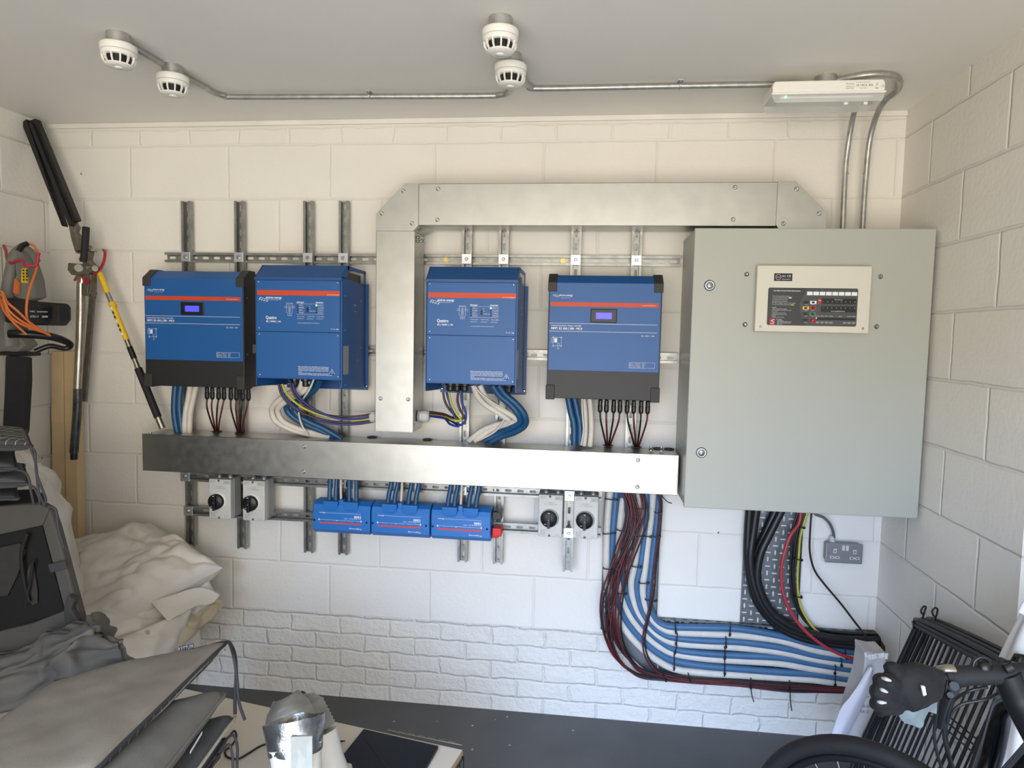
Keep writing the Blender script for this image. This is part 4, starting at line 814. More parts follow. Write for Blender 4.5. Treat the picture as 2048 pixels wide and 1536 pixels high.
YG = [(1.583,-0.04,0.955),(1.566,-0.045,0.898),(1.555,-0.045,0.84),(1.553,-0.045,0.77),(1.552,-0.045,0.683),(1.562,-0.045,0.59),(1.59,-0.045,0.522),(1.64,-0.045,0.463),(1.717,-0.045,0.446),(1.809,-0.045,0.446),(1.897,-0.04,0.449)]
cable(YG, .0046, cyel_m, 'yellow and green earth cable below the cabinet', None)
for k in range(4): cable([(x-.008-.007*k+.003*math.sin(i+k), y-.004*(k % 2)+.006, z+.006*k+.003*math.cos(i*1.3+k)) for i, (x, y, z) in enumerate(YG)], .0042, cblack_m, ['black cable touching the yellow earth cable', 'second black cable from the yellow earth cable', 'third black cable from the yellow earth cable', 'black cable furthest from the yellow earth cable, in its bundle'][k], 'thin black cables beside the earth cable', sub=4, seg=6)
cable([(1.585,-0.05,0.958),(1.608,-0.05,0.936),(1.636,-0.05,0.926),(1.663,-0.045,0.901),(1.681,-0.035,0.867),(1.689,-0.025,0.839)], .0055, cgrey_m, 'grey flex from the cabinet to the double socket', None, 'flex_cable')
cable([(1.588,-0.06,0.961),(1.586,-0.06,0.863),(1.59,-0.06,0.783),(1.611,-0.06,0.715),(1.65,-0.065,0.662),(1.711,-0.07,0.593),(1.764,-0.08,0.526),(1.808,-0.1,0.469),(1.832,-0.12,0.417),(1.839,-0.15,0.353),(1.836,-0.17,0.324)], .004, cblack_m, 'thin black cable hanging from the cabinet down past the corner', None, seg=8)

# cable ties: short dark bands across the tray cables
def tie(a, b, d, label, tail=None):
    A_, B_ = Vector(a), Vector(b); up = Vector((0, -.004, 0))
    t = thing('cable_tie', label, 'cable tie', a, 'black cable ties on the tray')
    mb = MB(); mb.tube([A_+Vector((0, .016, 0)), A_+up, (A_+B_)/2+up*1.6, B_+up, B_+Vector((0, .016, 0))], .0022, 6, sub=4, flat=1); mb.build('tie_band', tie_m, t)
    mb = MB(); hd = A_+(B_-A_)*.82+up*1.5; mb.box(hd.x-.004, hd.x+.004, hd.y-.004, hd.y+.004, hd.z-.004, hd.z+.004); mb.build('tie_head', tie_m, t)
    if tail: mb = MB(); mb.tube([hd]+[Vector(q) for q in tail], [.0022]*len([hd]+list(tail)), 6, sub=4); mb.build('tie_tail', tie_m, t)
TVL = ['at the top left edge', 'left edge, upper', 'round the second white and blue pair, upper', 'round the third white and blue pair, upper', 'round the innermost white and blue pair, upper', 'left edge, middle', 'round the third pair, lower', 'round the innermost pair, lower', 'round the second pair, middle', 'round the second pair, lower', 'lowest at the right edge', 'round thin dark cables, upper', 'round the red cable, middle', 'round the red cable, upper', 'lowest at the left edge']; THL = ['on the topmost pair near the bend', 'on the second pair near the bend', 'on the third pair near the bend', 'on the lowest pair near the bend', 'on the topmost pair, middle of tray', 'on the second pair, middle of tray', 'on the third pair, middle of tray', 'on the lowest pair, middle of tray', 'on the topmost pair near the corner', 'on the second pair near the corner', 'on the third pair near the corner', 'on the lowest pair near the corner']; TEL = ['second from the top', 'lowest on the upright part', 'at the bend', 'topmost']
for a, b in ([(0.787,-0.055,0.96),(0.835,-0.055,0.958)], [(0.783,-0.055,0.815),(0.831,-0.055,0.82)], [(0.839,-0.055,0.834),(0.876,-0.055,0.829)], [(0.914,-0.055,0.812),(0.944,-0.055,0.815)], [(0.947,-0.055,0.815),(0.976,-0.055,0.814)], [(0.788,-0.055,0.671),(0.823,-0.055,0.669)], [(0.904,-0.055,0.687),(0.941,-0.055,0.686)], [(0.936,-0.055,0.619),(0.972,-0.055,0.621)], [(0.832,-0.055,0.681),(0.857,-0.055,0.681)], [(0.848,-0.055,0.571),(0.885,-0.055,0.57)], [(0.962,-0.055,0.551),(1.007,-0.055,0.55)], [(0.915,-0.07,0.93),(0.948,-0.07,0.932)], [(0.984,-0.08,0.822),(1.009,-0.08,0.823)], [(0.984,-0.08,0.92),(1.011,-0.08,0.919)], [(0.812,-0.055,0.521),(0.837,-0.055,0.525)]): tie(a, b, .055, 'cable tie on the upright tray, '+TVL.pop(0))
for a, b in ([(1.082,-0.055,0.469),(1.087,-0.055,0.418)], [(1.093,-0.055,0.415),(1.088,-0.055,0.37)], [(1.092,-0.055,0.369),(1.085,-0.055,0.332)], [(1.084,-0.055,0.325),(1.085,-0.055,0.263)], [(1.299,-0.055,0.472),(1.299,-0.055,0.423)], [(1.285,-0.055,0.414),(1.286,-0.055,0.372)], [(1.282,-0.055,0.371),(1.284,-0.055,0.324)], [(1.284,-0.055,0.318),(1.286,-0.055,0.256)], [(1.74,-0.055,0.405),(1.751,-0.055,0.362)], [(1.731,-0.055,0.36),(1.733,-0.055,0.331)], [(1.711,-0.055,0.331),(1.709,-0.055,0.297)], [(1.711,-0.055,0.293),(1.713,-0.055,0.247)]): tie(a, b, .055, 'black cable tie on the horizontal tray, '+THL.pop(0))
for a, b in ([(1.533,-0.06,0.757),(1.563,-0.06,0.754)], [(1.543,-0.06,0.605),(1.569,-0.06,0.605)], [(1.632,-0.07,0.462),(1.625,-0.07,0.436)], [(1.543,-0.06,0.885),(1.565,-0.06,0.884)]): tie(a, b, .06, 'black cable tie round the earth cable bundle below the cabinet, '+TEL.pop(0))
tie(*[(1.39,-0.055,0.251),(1.39,-0.055,0.211)], .05, 'left cable tie with a long tail hanging under the horizontal tray', [(1.398,-0.05,0.182), (1.407,-0.05,0.153)])
tie(*[(1.54,-0.055,0.253),(1.543,-0.055,0.215)], .05, 'right cable tie with a long tail hanging under the horizontal tray', [(1.549,-0.05,0.171), (1.556,-0.05,0.129)])
tie(*[(0.981,-0.085,0.998),(1.007,-0.085,0.996)], .05, 'cable tie with a long tail sticking out right below the trunking end', [(1.025,-0.1,0.973), (1.044,-0.11,0.967)])
tie(*[(1.042,-0.07,0.245),(1.055,-0.07,0.223)], .05, 'cable tie gathering the thin solar cables at the tray bend'); tie(*[(1.142,-0.07,0.256),(1.15,-0.07,0.228)], .05, 'cable tie round the thin solar cables right of the tray bend')

# ---------------- cables between units and trunking ----------------
ZT = 1.1735
def seq(px_list, d): return px_list
# left controller: blue, white, solar leads
for pts, lab, m_, r in (([(-1.038,-0.1,1.384),(-1.046,-0.1,1.309),(-1.047,-0.1,1.244),(-1.034,-0.1,1.163)], 'left blue cable under the far left controller', cnavy_m, .013), ([(-1.013,-0.1,1.384),(-1.023,-0.1,1.309),(-1.022,-0.1,1.245),(-1.012,-0.1,1.164)], 'right blue cable under the far left controller', cnavy_m, .013),
    ([(-0.97,-0.1,1.386),(-0.984,-0.1,1.31),(-0.997,-0.1,1.246),(-1.002,-0.1,1.164)], 'left white cable under the far left controller', cwhite_m, .012), ([(-0.942,-0.1,1.386),(-0.962,-0.1,1.311),(-0.976,-0.1,1.247),(-0.98,-0.1,1.165)], 'right white cable under the far left controller', cwhite_m, .012)):
    cable(pts, r, m_, lab, 'battery cables under the far left controller')
for pts, lab, m_, r in (([(0.626,-0.1,1.372),(0.639,-0.1,1.312),(0.652,-0.1,1.262),(0.655,-0.1,1.182)], 'left blue cable under the controller beside the cabinet', cnavy_m, .013), ([(0.651,-0.1,1.372),(0.665,-0.1,1.313),(0.676,-0.1,1.263),(0.678,-0.1,1.183)], 'right blue cable under the controller beside the cabinet', cnavy_m, .013),
    ([(0.687,-0.1,1.373),(0.695,-0.1,1.314),(0.698,-0.1,1.244),(0.694,-0.1,1.18)], 'left white cable under the controller beside the cabinet', cwhite_m, .010), ([(0.711,-0.1,1.374),(0.718,-0.1,1.315),(0.722,-0.1,1.245),(0.718,-0.1,1.179)], 'right white cable under the controller beside the cabinet', cwhite_m, .011),
    ([(0.681,-0.12,1.375),(0.685,-0.12,1.306),(0.691,-0.12,1.247),(0.683,-0.12,1.186)], 'thin white wire under the controller beside the cabinet', cwhite_m, .0035)):
    cable(pts, r, m_, lab, 'battery cables under the controller beside the cabinet')
def lead(px, pe, zb, red, label, grp):
    # plug under the controller with its lead going into the trunking hole
    x, z = px; t = thing('solar_lead', label, 'cable', (x, -.14, zb-.06), grp)
    m_ = cred_m if red else cblack_m
    mb = MB(); mb.lathe([(.006, 0), (.0085, -.004), (.0085, -.022), (.0095, -.024), (.0095, -.042), (.008, -.048), (.0045, -.052)], (x, -.14, zb), 'z', 10, sm=False); mb.build('plug_connector', blk_m, t)
    mb = MB(); mb.tube([(x, -.14, zb-.048), (x+(pe[0]-x)*.12, -.14, zb-.085), (x+(pe[0]-x)*.62, (-.14+pe[1])/2, (zb-.09+ZT)/2-.008), (pe[0], pe[1], ZT-.004)], .0036, 8, sub=6); mb.build('lead_wire', m_, t)
for zb, names, holes, xs in ((1.372, 'far left controller', ((-0.879,-0.059), (-0.766,-0.074)), (-0.874, -0.851, -0.823, -0.799, -0.769, -0.745, -0.717, -0.692)),
                           (1.372, 'controller beside the cabinet', ((0.791,-0.026), (0.905,-0.036)), (0.753, 0.777, 0.805, 0.829, 0.857, 0.882, 0.91, 0.935))):
    for k, x in enumerate(xs):
        hx = holes[k//4]; lead((x, 0), (hx[0]+(k % 4-1.5)*.004, hx[1]), zb, k % 2 == 1, ('dark red' if k % 2 else 'black')+' lead with plug, number %s from the left under the %s' % (('one', 'two', 'three', 'four', 'five', 'six', 'seven', 'eight')[k], names), 'plugged solar leads under the '+names)
# left inverter
GI = 'cables under the left inverter'
for pts, lab, m_, r in (
  ([(-0.43,-0.2,1.422),(-0.451,-0.19,1.38),(-0.515,-0.17,1.352),(-0.572,-0.15,1.312),(-0.595,-0.13,1.28),(-0.583,-0.12,1.237),(-0.526,-0.11,1.204),(-0.455,-0.1,1.185),(-0.379,-0.1,1.175)], 'outer white cable looping under the left inverter', cwhite_m, .012),
  ([(-0.407,-0.2,1.423),(-0.426,-0.19,1.377),(-0.488,-0.17,1.343),(-0.546,-0.15,1.308),(-0.569,-0.13,1.277),(-0.552,-0.12,1.238),(-0.5,-0.11,1.21),(-0.433,-0.1,1.19),(-0.357,-0.1,1.172)], 'inner white cable looping under the left inverter', cwhite_m, .012),
  ([(-0.39,-0.2,1.423),(-0.418,-0.17,1.376),(-0.482,-0.15,1.335),(-0.53,-0.13,1.303),(-0.522,-0.12,1.269),(-0.474,-0.11,1.234),(-0.4,-0.1,1.203),(-0.335,-0.09,1.171)], 'outer blue cable looping under the left inverter', cnavy_m, .013),
  ([(-0.359,-0.2,1.424),(-0.392,-0.17,1.381),(-0.456,-0.15,1.332),(-0.495,-0.14,1.297),(-0.478,-0.13,1.263),(-0.431,-0.12,1.236),(-0.375,-0.11,1.21),(-0.307,-0.1,1.169)], 'inner blue cable looping under the left inverter', cnavy_m, .013),
  ([(-0.375,-0.22,1.425),(-0.4,-0.21,1.379),(-0.443,-0.18,1.331),(-0.465,-0.16,1.281),(-0.461,-0.14,1.228),(-0.444,-0.12,1.184)], 'thin white wire under the left inverter', cwhite_m, .004)):
    cable(pts, r, m_, lab, GI)
cores = ((559, 'brown', cbrown_m, 0), (561, 'blue', croyal_m, 1), (565, 'yellow', cyel_m, 2), (581, 'brown', cbrown_m, 3), (586, 'royal blue', croyal_m, 4))
CP = [[(-0.525,-0.215,1.4),(-0.513,-0.215,1.356),(-0.478,-0.215,1.313),(-0.415,-0.215,1.275),(-0.332,-0.215,1.252),(-0.239,-0.215,1.245),(-0.151,-0.215,1.257)],[(-0.521,-0.21,1.4),(-0.505,-0.21,1.352),(-0.463,-0.21,1.307),(-0.407,-0.21,1.269),(-0.324,-0.21,1.242),(-0.231,-0.21,1.239),(-0.153,-0.21,1.252)],[(-0.506,-0.225,1.401),(-0.483,-0.225,1.358),(-0.442,-0.225,1.318),(-0.39,-0.225,1.289),(-0.318,-0.225,1.268),(-0.225,-0.225,1.257),(-0.148,-0.225,1.266)],[(-0.473,-0.22,1.406),(-0.463,-0.22,1.368),(-0.429,-0.22,1.323),(-0.371,-0.22,1.289),(-0.299,-0.22,1.272),(-0.217,-0.22,1.273),(-0.15,-0.22,1.285)],[(-0.462,-0.225,1.407),(-0.446,-0.225,1.363),(-0.406,-0.225,1.321),(-0.353,-0.225,1.287),(-0.287,-0.225,1.265),(-0.215,-0.225,1.263),(-0.148,-0.225,1.276)]]
for (px, cn, m_, k), pts in zip(cores, CP):
    pts = list(pts); n = len(pts)
    pts = [(x, y*(1-(i/(n-1))**2*.5)+(-.0)*i, z) for i, (x, y, z) in enumerate(pts)]
    cable(pts[:-1]+[(pts[-1][0], -.115, pts[-1][2])], .0048, m_, cn+(' left' if k < 3 else ' right')+' core sweeping from the left inverter to the upright trunking', 'inner cores from the left inverter')
# right inverter
GI = 'cables under the inverter right of the trunk'
for pts, lab, m_, r in (
  ([(0.262,-0.2,1.418),(0.276,-0.19,1.375),(0.307,-0.17,1.338),(0.362,-0.16,1.303),(0.396,-0.14,1.274),(0.338,-0.12,1.254),(0.28,-0.11,1.226),(0.23,-0.1,1.182)], 'outer white cable under the right inverter', cwhite_m, .012),
  ([(0.287,-0.2,1.419),(0.306,-0.19,1.376),(0.347,-0.17,1.336),(0.412,-0.16,1.297),(0.42,-0.14,1.275),(0.358,-0.12,1.25),(0.3,-0.11,1.219),(0.254,-0.1,1.183)], 'inner white cable under the right inverter', cwhite_m, .012),
  ([(0.336,-0.2,1.42),(0.361,-0.19,1.381),(0.403,-0.18,1.346),(0.435,-0.17,1.307),(0.441,-0.15,1.273),(0.4,-0.13,1.245),(0.357,-0.11,1.221),(0.291,-0.1,1.184)], 'inner blue cable under the right inverter', cnavy_m, .013),
  ([(0.36,-0.2,1.421),(0.384,-0.19,1.386),(0.435,-0.18,1.34),(0.462,-0.17,1.3),(0.461,-0.15,1.262),(0.42,-0.13,1.23),(0.368,-0.11,1.209),(0.32,-0.1,1.181)], 'outer blue cable under the right inverter', cnavy_m, .013),
  ([(0.271,-0.22,1.416),(0.289,-0.21,1.39),(0.337,-0.2,1.352),(0.387,-0.17,1.317),(0.368,-0.15,1.263),(0.33,-0.13,1.222),(0.266,-0.11,1.185)], 'thin white wire under the right inverter', cwhite_m, .004)):
    cable(pts, r, m_, lab, GI)
for (cn, m_), pts in zip((('brown', cbrown_m), ('royal blue left', croyal_m), ('yellow', cyel_m), ('dark brown', cbrown_m), ('royal blue right', croyal_m)),
  [[(0.144,-0.21,1.386),(0.152,-0.21,1.351),(0.172,-0.21,1.318),(0.202,-0.21,1.29),(0.183,-0.21,1.287),(0.133,-0.21,1.29),(0.069,-0.21,1.291)],[(0.158,-0.215,1.387),(0.173,-0.215,1.342),(0.193,-0.215,1.29),(0.21,-0.215,1.258),(0.174,-0.215,1.264),(0.134,-0.215,1.278),(0.07,-0.215,1.282)],[(0.169,-0.22,1.388),(0.18,-0.22,1.343),(0.198,-0.22,1.309),(0.218,-0.22,1.282),(0.185,-0.22,1.281),(0.135,-0.22,1.287),(0.072,-0.22,1.289)],[(0.205,-0.21,1.392),(0.201,-0.21,1.358),(0.212,-0.21,1.32),(0.228,-0.21,1.289),(0.183,-0.21,1.289),(0.133,-0.21,1.294),(0.069,-0.21,1.297)],[(0.216,-0.215,1.392),(0.22,-0.215,1.35),(0.235,-0.215,1.311),(0.233,-0.215,1.278),(0.21,-0.215,1.262),(0.144,-0.215,1.275),(0.07,-0.215,1.28)]]):
    n = len(pts); cable([(x, y if i < n-2 else -.115-(.03 if i == n-2 else 0), z) for i, (x, y, z) in enumerate(pts)], .0046, m_, cn+' core looping from the right inverter to the upright trunking', 'inner cores from the right inverter')
def gland(x, z, sg, label):
    t = thing('cable_gland', label, 'cable gland', (x, -.115, z), 'grey cable glands')
    mb = MB(); mb.lathe([(.026, 0), (.026, sg*.01)], (x, -.115, z), 'x', 6, sm=False); mb.build('lock_nut', iso2_m, t, bevel=.001)
    mb = MB(); mb.lathe([(.022, sg*.01), (.022, sg*.02), (.024, sg*.021), (.024, sg*.038), (.018, sg*.046), (.012, sg*.047)], (x, -.115, z), 'x', 12, sm=False); mb.build('clamp_nut', iso_m, t, bevel=.001)
gland(-.135, 1.269, -1, 'grey cable gland on the left side of the upright trunking'); gland(.022, 1.279, 1, 'grey cable gland on the right side of the upright trunking')
# cables from trunking into the distributors
for bi, (x0, nm) in enumerate(((-.4155, 'left'), (-.166, 'middle'), (.0845, 'right'))):
    for k, u in enumerate((.265, .375, .61, .735)):
        x = x0+u*.247; dx = (.0, .0, -.004, -.004)[k] if bi == 0 else .012
        cable([(x+dx, -.112, 1.022), (x+dx*.9, -.114, .99), (x+dx*.3, -.12, .95), (x, -.122, .905)], .0098, cnavy_m, 'number %s blue cable into the %s busbar box' % (('one', 'two', 'three', 'four')[k], nm), 'blue cables into the busbar boxes')
    for k, u in enumerate((.325, .435, .675)):
        x = x0+u*.247+(.012 if bi else 0)
        cable([(x, -.100, 1.022), (x-.002, -.100, .97), (x-.004 if bi else x, -.102, .915)], .0058, cwhite_m, '%s white cable behind the blue ones on the %s busbar box' % (('left', 'middle', 'right')[k], nm), 'white cables behind the busbar boxes', seg=8)

# ---------------- double socket ----------------
t = thing('double_socket', 'grey metal double power socket below the cabinet', 'socket', (1.655, 0, .744))
mb = MB(); mb.box(1.658, 1.790, -.040, 0, .748, .822); mb.build('back_box', sock_m, t, bevel=.008)
mb = MB(); mb.box(1.653, 1.793, -.047, -.038, .744, .825); fp = mb.build('face_plate', sock_m, t, bevel=.006)
for x in (1.688, 1.762):
    mb = MB(); mb.box(x-.006, x+.006, -.0482, -.047, .785, .802); for_ = mb.build('socket_outlet', iso_m, fp)
    mb = MB(); mb.box(x-.0022, x+.0022, -.0486, -.0482, .788, .797); mb.box(x-.014, x-.006, -.0488, -.0484, .7655, .7700); mb.box(x+.006, x+.014, -.0488, -.0484, .7655, .7700); mb.build('pin_holes', cgrey_m, fp, label='dark pin openings')
    mb = MB(); mb.box(x-.018, x-.003, -.0483, -.047, .7625, .7725); mb.box(x+.003, x+.018, -.0483, -.047, .7625, .7725); mb.box(x-.004, x+.004, -.0482, -.047, .765, .770); mb.build('socket_shutter', iso_m, fp)
for x in (1.7185, 1.7325): mb = MB(); mb.box(x-.0055, x+.0055, -.050, -.047, .797, .818); mb.build('rocker_switch', iso_m, fp, bevel=.001)
for x in (1.665, 1.781): mb = MB(); mb.lathe([(.003, 0), (.003, -.001)], (x, -.047, .782), 'y', 8); mb.build('plate_screw', bolt_m, fp)
mb = MB(); mb.lathe([(.0125, 0), (.0125, .013), (.010, .014), (.010, .027), (.006, .029)], (1.683, -.022, .818), 'z', 12, sm=False); mb.build('cable_gland', iso_m, t)

# ---------------- soft shapes ----------------
def fbm(p, s, o=3):
    v = 0; a = 1; f = s
    for _ in range(o): v += a*noise.noise(Vector(p)*f); a *= .5; f *= 2.1
    return v
def pillow(c00, c10, c11, c01, bt, bb, amp=.01, freq=5, seed=0, n=36, pw=.5, folds=0):
    c = [Vector(q) for q in (c00, c10, c11, c01)]
    nrm = (c[1]-c[0]).cross(c[3]-c[0]).normalized()
    if nrm.z < 0: nrm = -nrm
    def P(u, v): return (c[0]*(1-u)+c[1]*u)*(1-v)+(c[3]*(1-u)+c[2]*u)*v
    def f(u, v):
        a = max(0, 1-abs(2*u-1)**5)*max(0, 1-abs(2*v-1)**5); return a**pw
    def top(u, v):
        g = f(u, v); q = P(u, v); d = fbm(q+Vector((seed, seed*.7, 0)), freq)*amp
        if folds: d -= folds*.9*max(0, 1-2.6*abs(fbm(Vector((q.x*1.6+q.y*.9, q.y*3+q.z*2.5-q.x*1.4, seed)), 2.2, 2)))**1.3; d += folds*.22*fbm(q, 17, 2)
        if folds: d += folds*abs(math.sin(9*(u+.35*v)+2.5*fbm(q*1.0, 2)+seed))**3*.6
        pin = (abs(2*u-1)**6+abs(2*v-1)**6)*.0
        return q+nrm*(bt*g+d*min(1, g*2)+amp*.2*fbm(q, 9))
    def bot(u, v):
        g = f(u, v); q = P(u, v); return q-nrm*(bb*g+fbm(q+Vector((9, seed, 3)), freq)*amp*.4*min(1, g*2)-amp*.2*fbm(q, 9))
    return top, bot, P
def pillow_mb(*a, **k):
    n = k.pop('n', 40); top, bot, P = pillow(*a, **k); mb = MB(); mb.grid(top, n, n, 0); mb.grid(lambda u, v: bot(u, 1-v), n, n, 1 if k.get('seed', 0) < -99 else 0); return mb, P
def sheet_mb(rows, thick=.01, amp=.008, freq=6, seed=0, sub=7, back=Vector((0, 1, 0)), folds=0, fdir=(1, 0)):
    R = [spl([Vector(q) for q in r], sub, 0)[0] for r in rows]
    C_ = [spl([r[i] for r in R], sub, 0)[0] for i in range(len(R[0]))]
    nu, nv = len(C_), len(C_[0]); G = [[None]*nv for _ in range(nu)]
    for i in range(nu):
        for j in range(nv):
            q = C_[i][j]; a = C_[min(i+1, nu-1)][j]-C_[max(i-1, 0)][j]; b = C_[i][min(j+1, nv-1)]-C_[i][max(j-1, 0)]
            n_ = a.cross(b); n_ = n_.normalized() if n_.length > 1e-9 else Vector((0, -1, 0))
            if n_.y > 0: n_ = -n_
            d = fbm(q+Vector((seed, 0, seed)), freq)*amp
            if folds: d += folds*abs(math.sin(7*(fdir[0]*i/nu+fdir[1]*j/nv)*2+2*fbm(q, 3)+seed))**2
            G[i][j] = q+n_*d
    mb = MB(); vs = [G[i][j] for i in range(nu) for j in range(nv)]; m = len(vs); vb = [v+back*thick for v in vs]
    fs = [(i*nv+j, (i+1)*nv+j, (i+1)*nv+j+1, i*nv+j+1) for i in range(nu-1) for j in range(nv-1)]
    ed = [(i*nv, (i+1)*nv) for i in range(nu-1)]+[(i*nv+nv-1, (i+1)*nv+nv-1) for i in range(nu-1)]+[(j, j+1) for j in range(nv-1)]+[((nu-1)*nv+j, (nu-1)*nv+j+1) for j in range(nv-1)]
    mb.add(vs+vb, fs+[[k+m for k in f][::-1] for f in fs]+[(a, b, b+m, a+m) for a, b in ed], 0, True)
    return mb

# ---------------- hanging tools at the left ----------------
def hook(pts, label):
    mb = MB(); mb.tube(pts, .006, 8); mb.build('wall_hook', redhook_m, None, 0, label, 'hook', 'red wall hooks', org=pts[0])
hook([(-1.431,-0.004,1.95),(-1.388,-0.05,1.934),(-1.379,-0.07,1.895),(-1.375,-0.1,1.858),(-1.384,-0.13,1.835)], 'red hook on the back wall behind the hedge trimmer')
hook([(-1.558,-0.02,1.816),(-1.452,-0.12,1.835),(-1.401,-0.15,1.797),(-1.381,-0.16,1.807)], 'red hook end poking through the hedge trimmer head')
t = thing('pole_hedge_trimmer', 'hedge trimmer with black blade cover and worn metal shaft, hanging left', 'hedge trimmer', (-1.49,-0.13,1.037))
mb = MB(); mb.slab([(-1.699,-0.09,2.464),(-1.675,-0.09,2.478),(-1.499,-0.12,2.035),(-1.501,-0.12,2.029)], (0, -.035, 0)); mb.slab([(-1.68,-0.085,2.472),(-1.642,-0.085,2.483),(-1.44,-0.115,2.057),(-1.477,-0.115,2.043)], (0, -.03, 0)); mb.slab([(-1.662,-0.11,2.458),(-1.648,-0.11,2.463),(-1.45,-0.14,2.037),(-1.466,-0.14,2.03)], (0, -.02, 0)); mb.build('blade_cover', sheath_m, t, bevel=.003)
mb = MB(); mb.slab([(-1.484,-0.11,2.041),(-1.461,-0.11,2.05),(-1.447,-0.11,2.031),(-1.455,-0.11,2.01),(-1.437,-0.11,1.979),(-1.425,-0.11,1.937),(-1.457,-0.11,1.926),(-1.474,-0.11,1.983)], (0, -.03, 0)); mb.slab([(-1.437,-0.1,1.963),(-1.409,-0.1,1.955),(-1.396,-0.1,1.926),(-1.406,-0.1,1.896),(-1.384,-0.1,1.871),(-1.378,-0.1,1.837),(-1.412,-0.1,1.837),(-1.429,-0.1,1.896)], (0, -.04, 0)); mb.slab([(-1.481,-0.1,1.879),(-1.379,-0.1,1.871),(-1.375,-0.1,1.844),(-1.394,-0.1,1.829),(-1.468,-0.1,1.828),(-1.486,-0.1,1.849)], (0, -.05, 0))
mb.cyl((-1.425,-0.16,1.856), (-1.482,-0.09,1.863), .016); mb.cyl((-1.351,-0.16,1.855), (-1.406,-0.09,1.861), .012); mb.build('gearbox', castm, t, bevel=.003)
for q, r in (((-1.429,-0.14,1.896), .008), ((-1.39,-0.13,1.935), .006), ((-1.374,-0.17,1.856), .007), ((-1.453,-0.13,1.924), .005)):
    mb = MB(); mb.cyl((q[0], q[1]+.03, q[2]), (q[0], q[1]-.006, q[2]), r, seg=6); mb.build('gearbox_bolt', alu_m, t)
mb = MB(); mb.tube([(-1.411,-0.13,2.028),(-1.409,-0.14,1.954),(-1.418,-0.14,1.883)], .0145, 12); mb.build('side_handle', foam_m, t, bevel=.002)
mb = MB(); mb.slab([(-1.418,-0.11,1.832),(-1.382,-0.11,1.832),(-1.383,-0.11,1.773),(-1.393,-0.11,1.748),(-1.421,-0.11,1.743)], (0, -.035, 0)); mb.tube([(-1.387,-0.15,1.808),(-1.395,-0.15,1.756),(-1.382,-0.15,1.733),(-1.357,-0.15,1.737)], .003, 6); mb.slab([(-1.404,-0.1,1.791),(-1.387,-0.1,1.753),(-1.396,-0.1,1.742),(-1.42,-0.1,1.744)], (0, -.03, 0)); mb.build('drive_housing', castm, t, bevel=.003)
mb = MB(); mb.tube([(-1.438,-0.12,1.835),(-1.444,-0.12,1.797)], .017, 14, sub=1); mb.tube([(-1.448,-0.12,1.799),(-1.455,-0.12,1.64),(-1.467,-0.12,1.469),(-1.478,-0.12,1.34)], .0165, 16); mb.build('shaft', alu_m, t)
mb = MB(); mb.tube([(-1.475,-0.12,1.346),(-1.483,-0.12,1.232),(-1.496,-0.12,1.122),(-1.502,-0.12,1.067)], .0175, 14); mb.build('grip', mat('plastic_wrapped_grip', (62, 62, 62), .25, 0, .5, 30, .003, 30), t)
mb = MB(); mb.tube([(-1.502,-0.12,1.067),(-1.503,-0.12,1.037)], .0145, 12, sub=1); mb.build('end_plug', blk_m, t)
t = thing('metal_channel', 'thin grey metal channel standing right of the worn shaft', 'metal strip', (-1.48,-0.07,1.285))
mb = MB(); mb.slab([(-1.448,-0.07,1.749),(-1.42,-0.07,1.75),(-1.473,-0.07,1.286),(-1.499,-0.07,1.287)], (0, -.006, 0)); mb.slab([(-1.422,-0.076,1.749),(-1.415,-0.076,1.749),(-1.468,-0.076,1.286),(-1.475,-0.076,1.286)], (0, -.012, 0)); mb.build('channel', castm, t)
t = thing('telescopic_pole', 'slanted silver pole with yellow warning label and black grip', 'pole', (-1.096,-0.11,1.183))
PA, PB = Vector((-1.382,-0.1,1.854)), Vector((-1.096,-0.11,1.186))
pp = lambda k: PA.lerp(PB, k)
mb = MB(); mb.cyl(pp(0), pp(.62), .0105); mb.build('pole_tube', alu_m, t)
mb = MB(); mb.cyl(pp(0.02), pp(.145), .0112, seg=20); mb.build('yellow_collar', yellow_m, t)
mb = MB(); mb.cyl(pp(.225), pp(.44), .0115, seg=20); lb = mb.build('warning_label', yellow_m, t)
for k in range(7):
    a, b = pp(.235+k*.027), pp(.25+k*.027); mb = MB(); o_ = Vector((-.003, -.0105, 0)); mb.cyl(a+o_, b+o_, .0042, seg=8); mb.build('label_symbol', mat('blue_grey_symbol', (50, 70, 90), .5) if k % 3 else white_m, lb)
mb = MB(); mb.cyl(pp(.205), pp(.225), .0145, seg=14); mb.box(*(lambda q: (q.x+.006, q.x+.02, q.y-.012, q.y+.002, q.z-.012, q.z+.004))(pp(.22))); mb.build('locking_collar', yellow_m, t)
mb = MB(); mb.cyl(pp(.485), pp(.56), .0117, seg=20); mb.build('black_label', blk_m, t)
mb = MB(); mb.cyl(pp(.62), pp(.93), .0155, seg=18); mb.build('grip', foam_m, t)
mb = MB(); mb.cyl(pp(.93), pp(1.0), .0125, seg=18); mb.build('end_tube', alu_m, t)

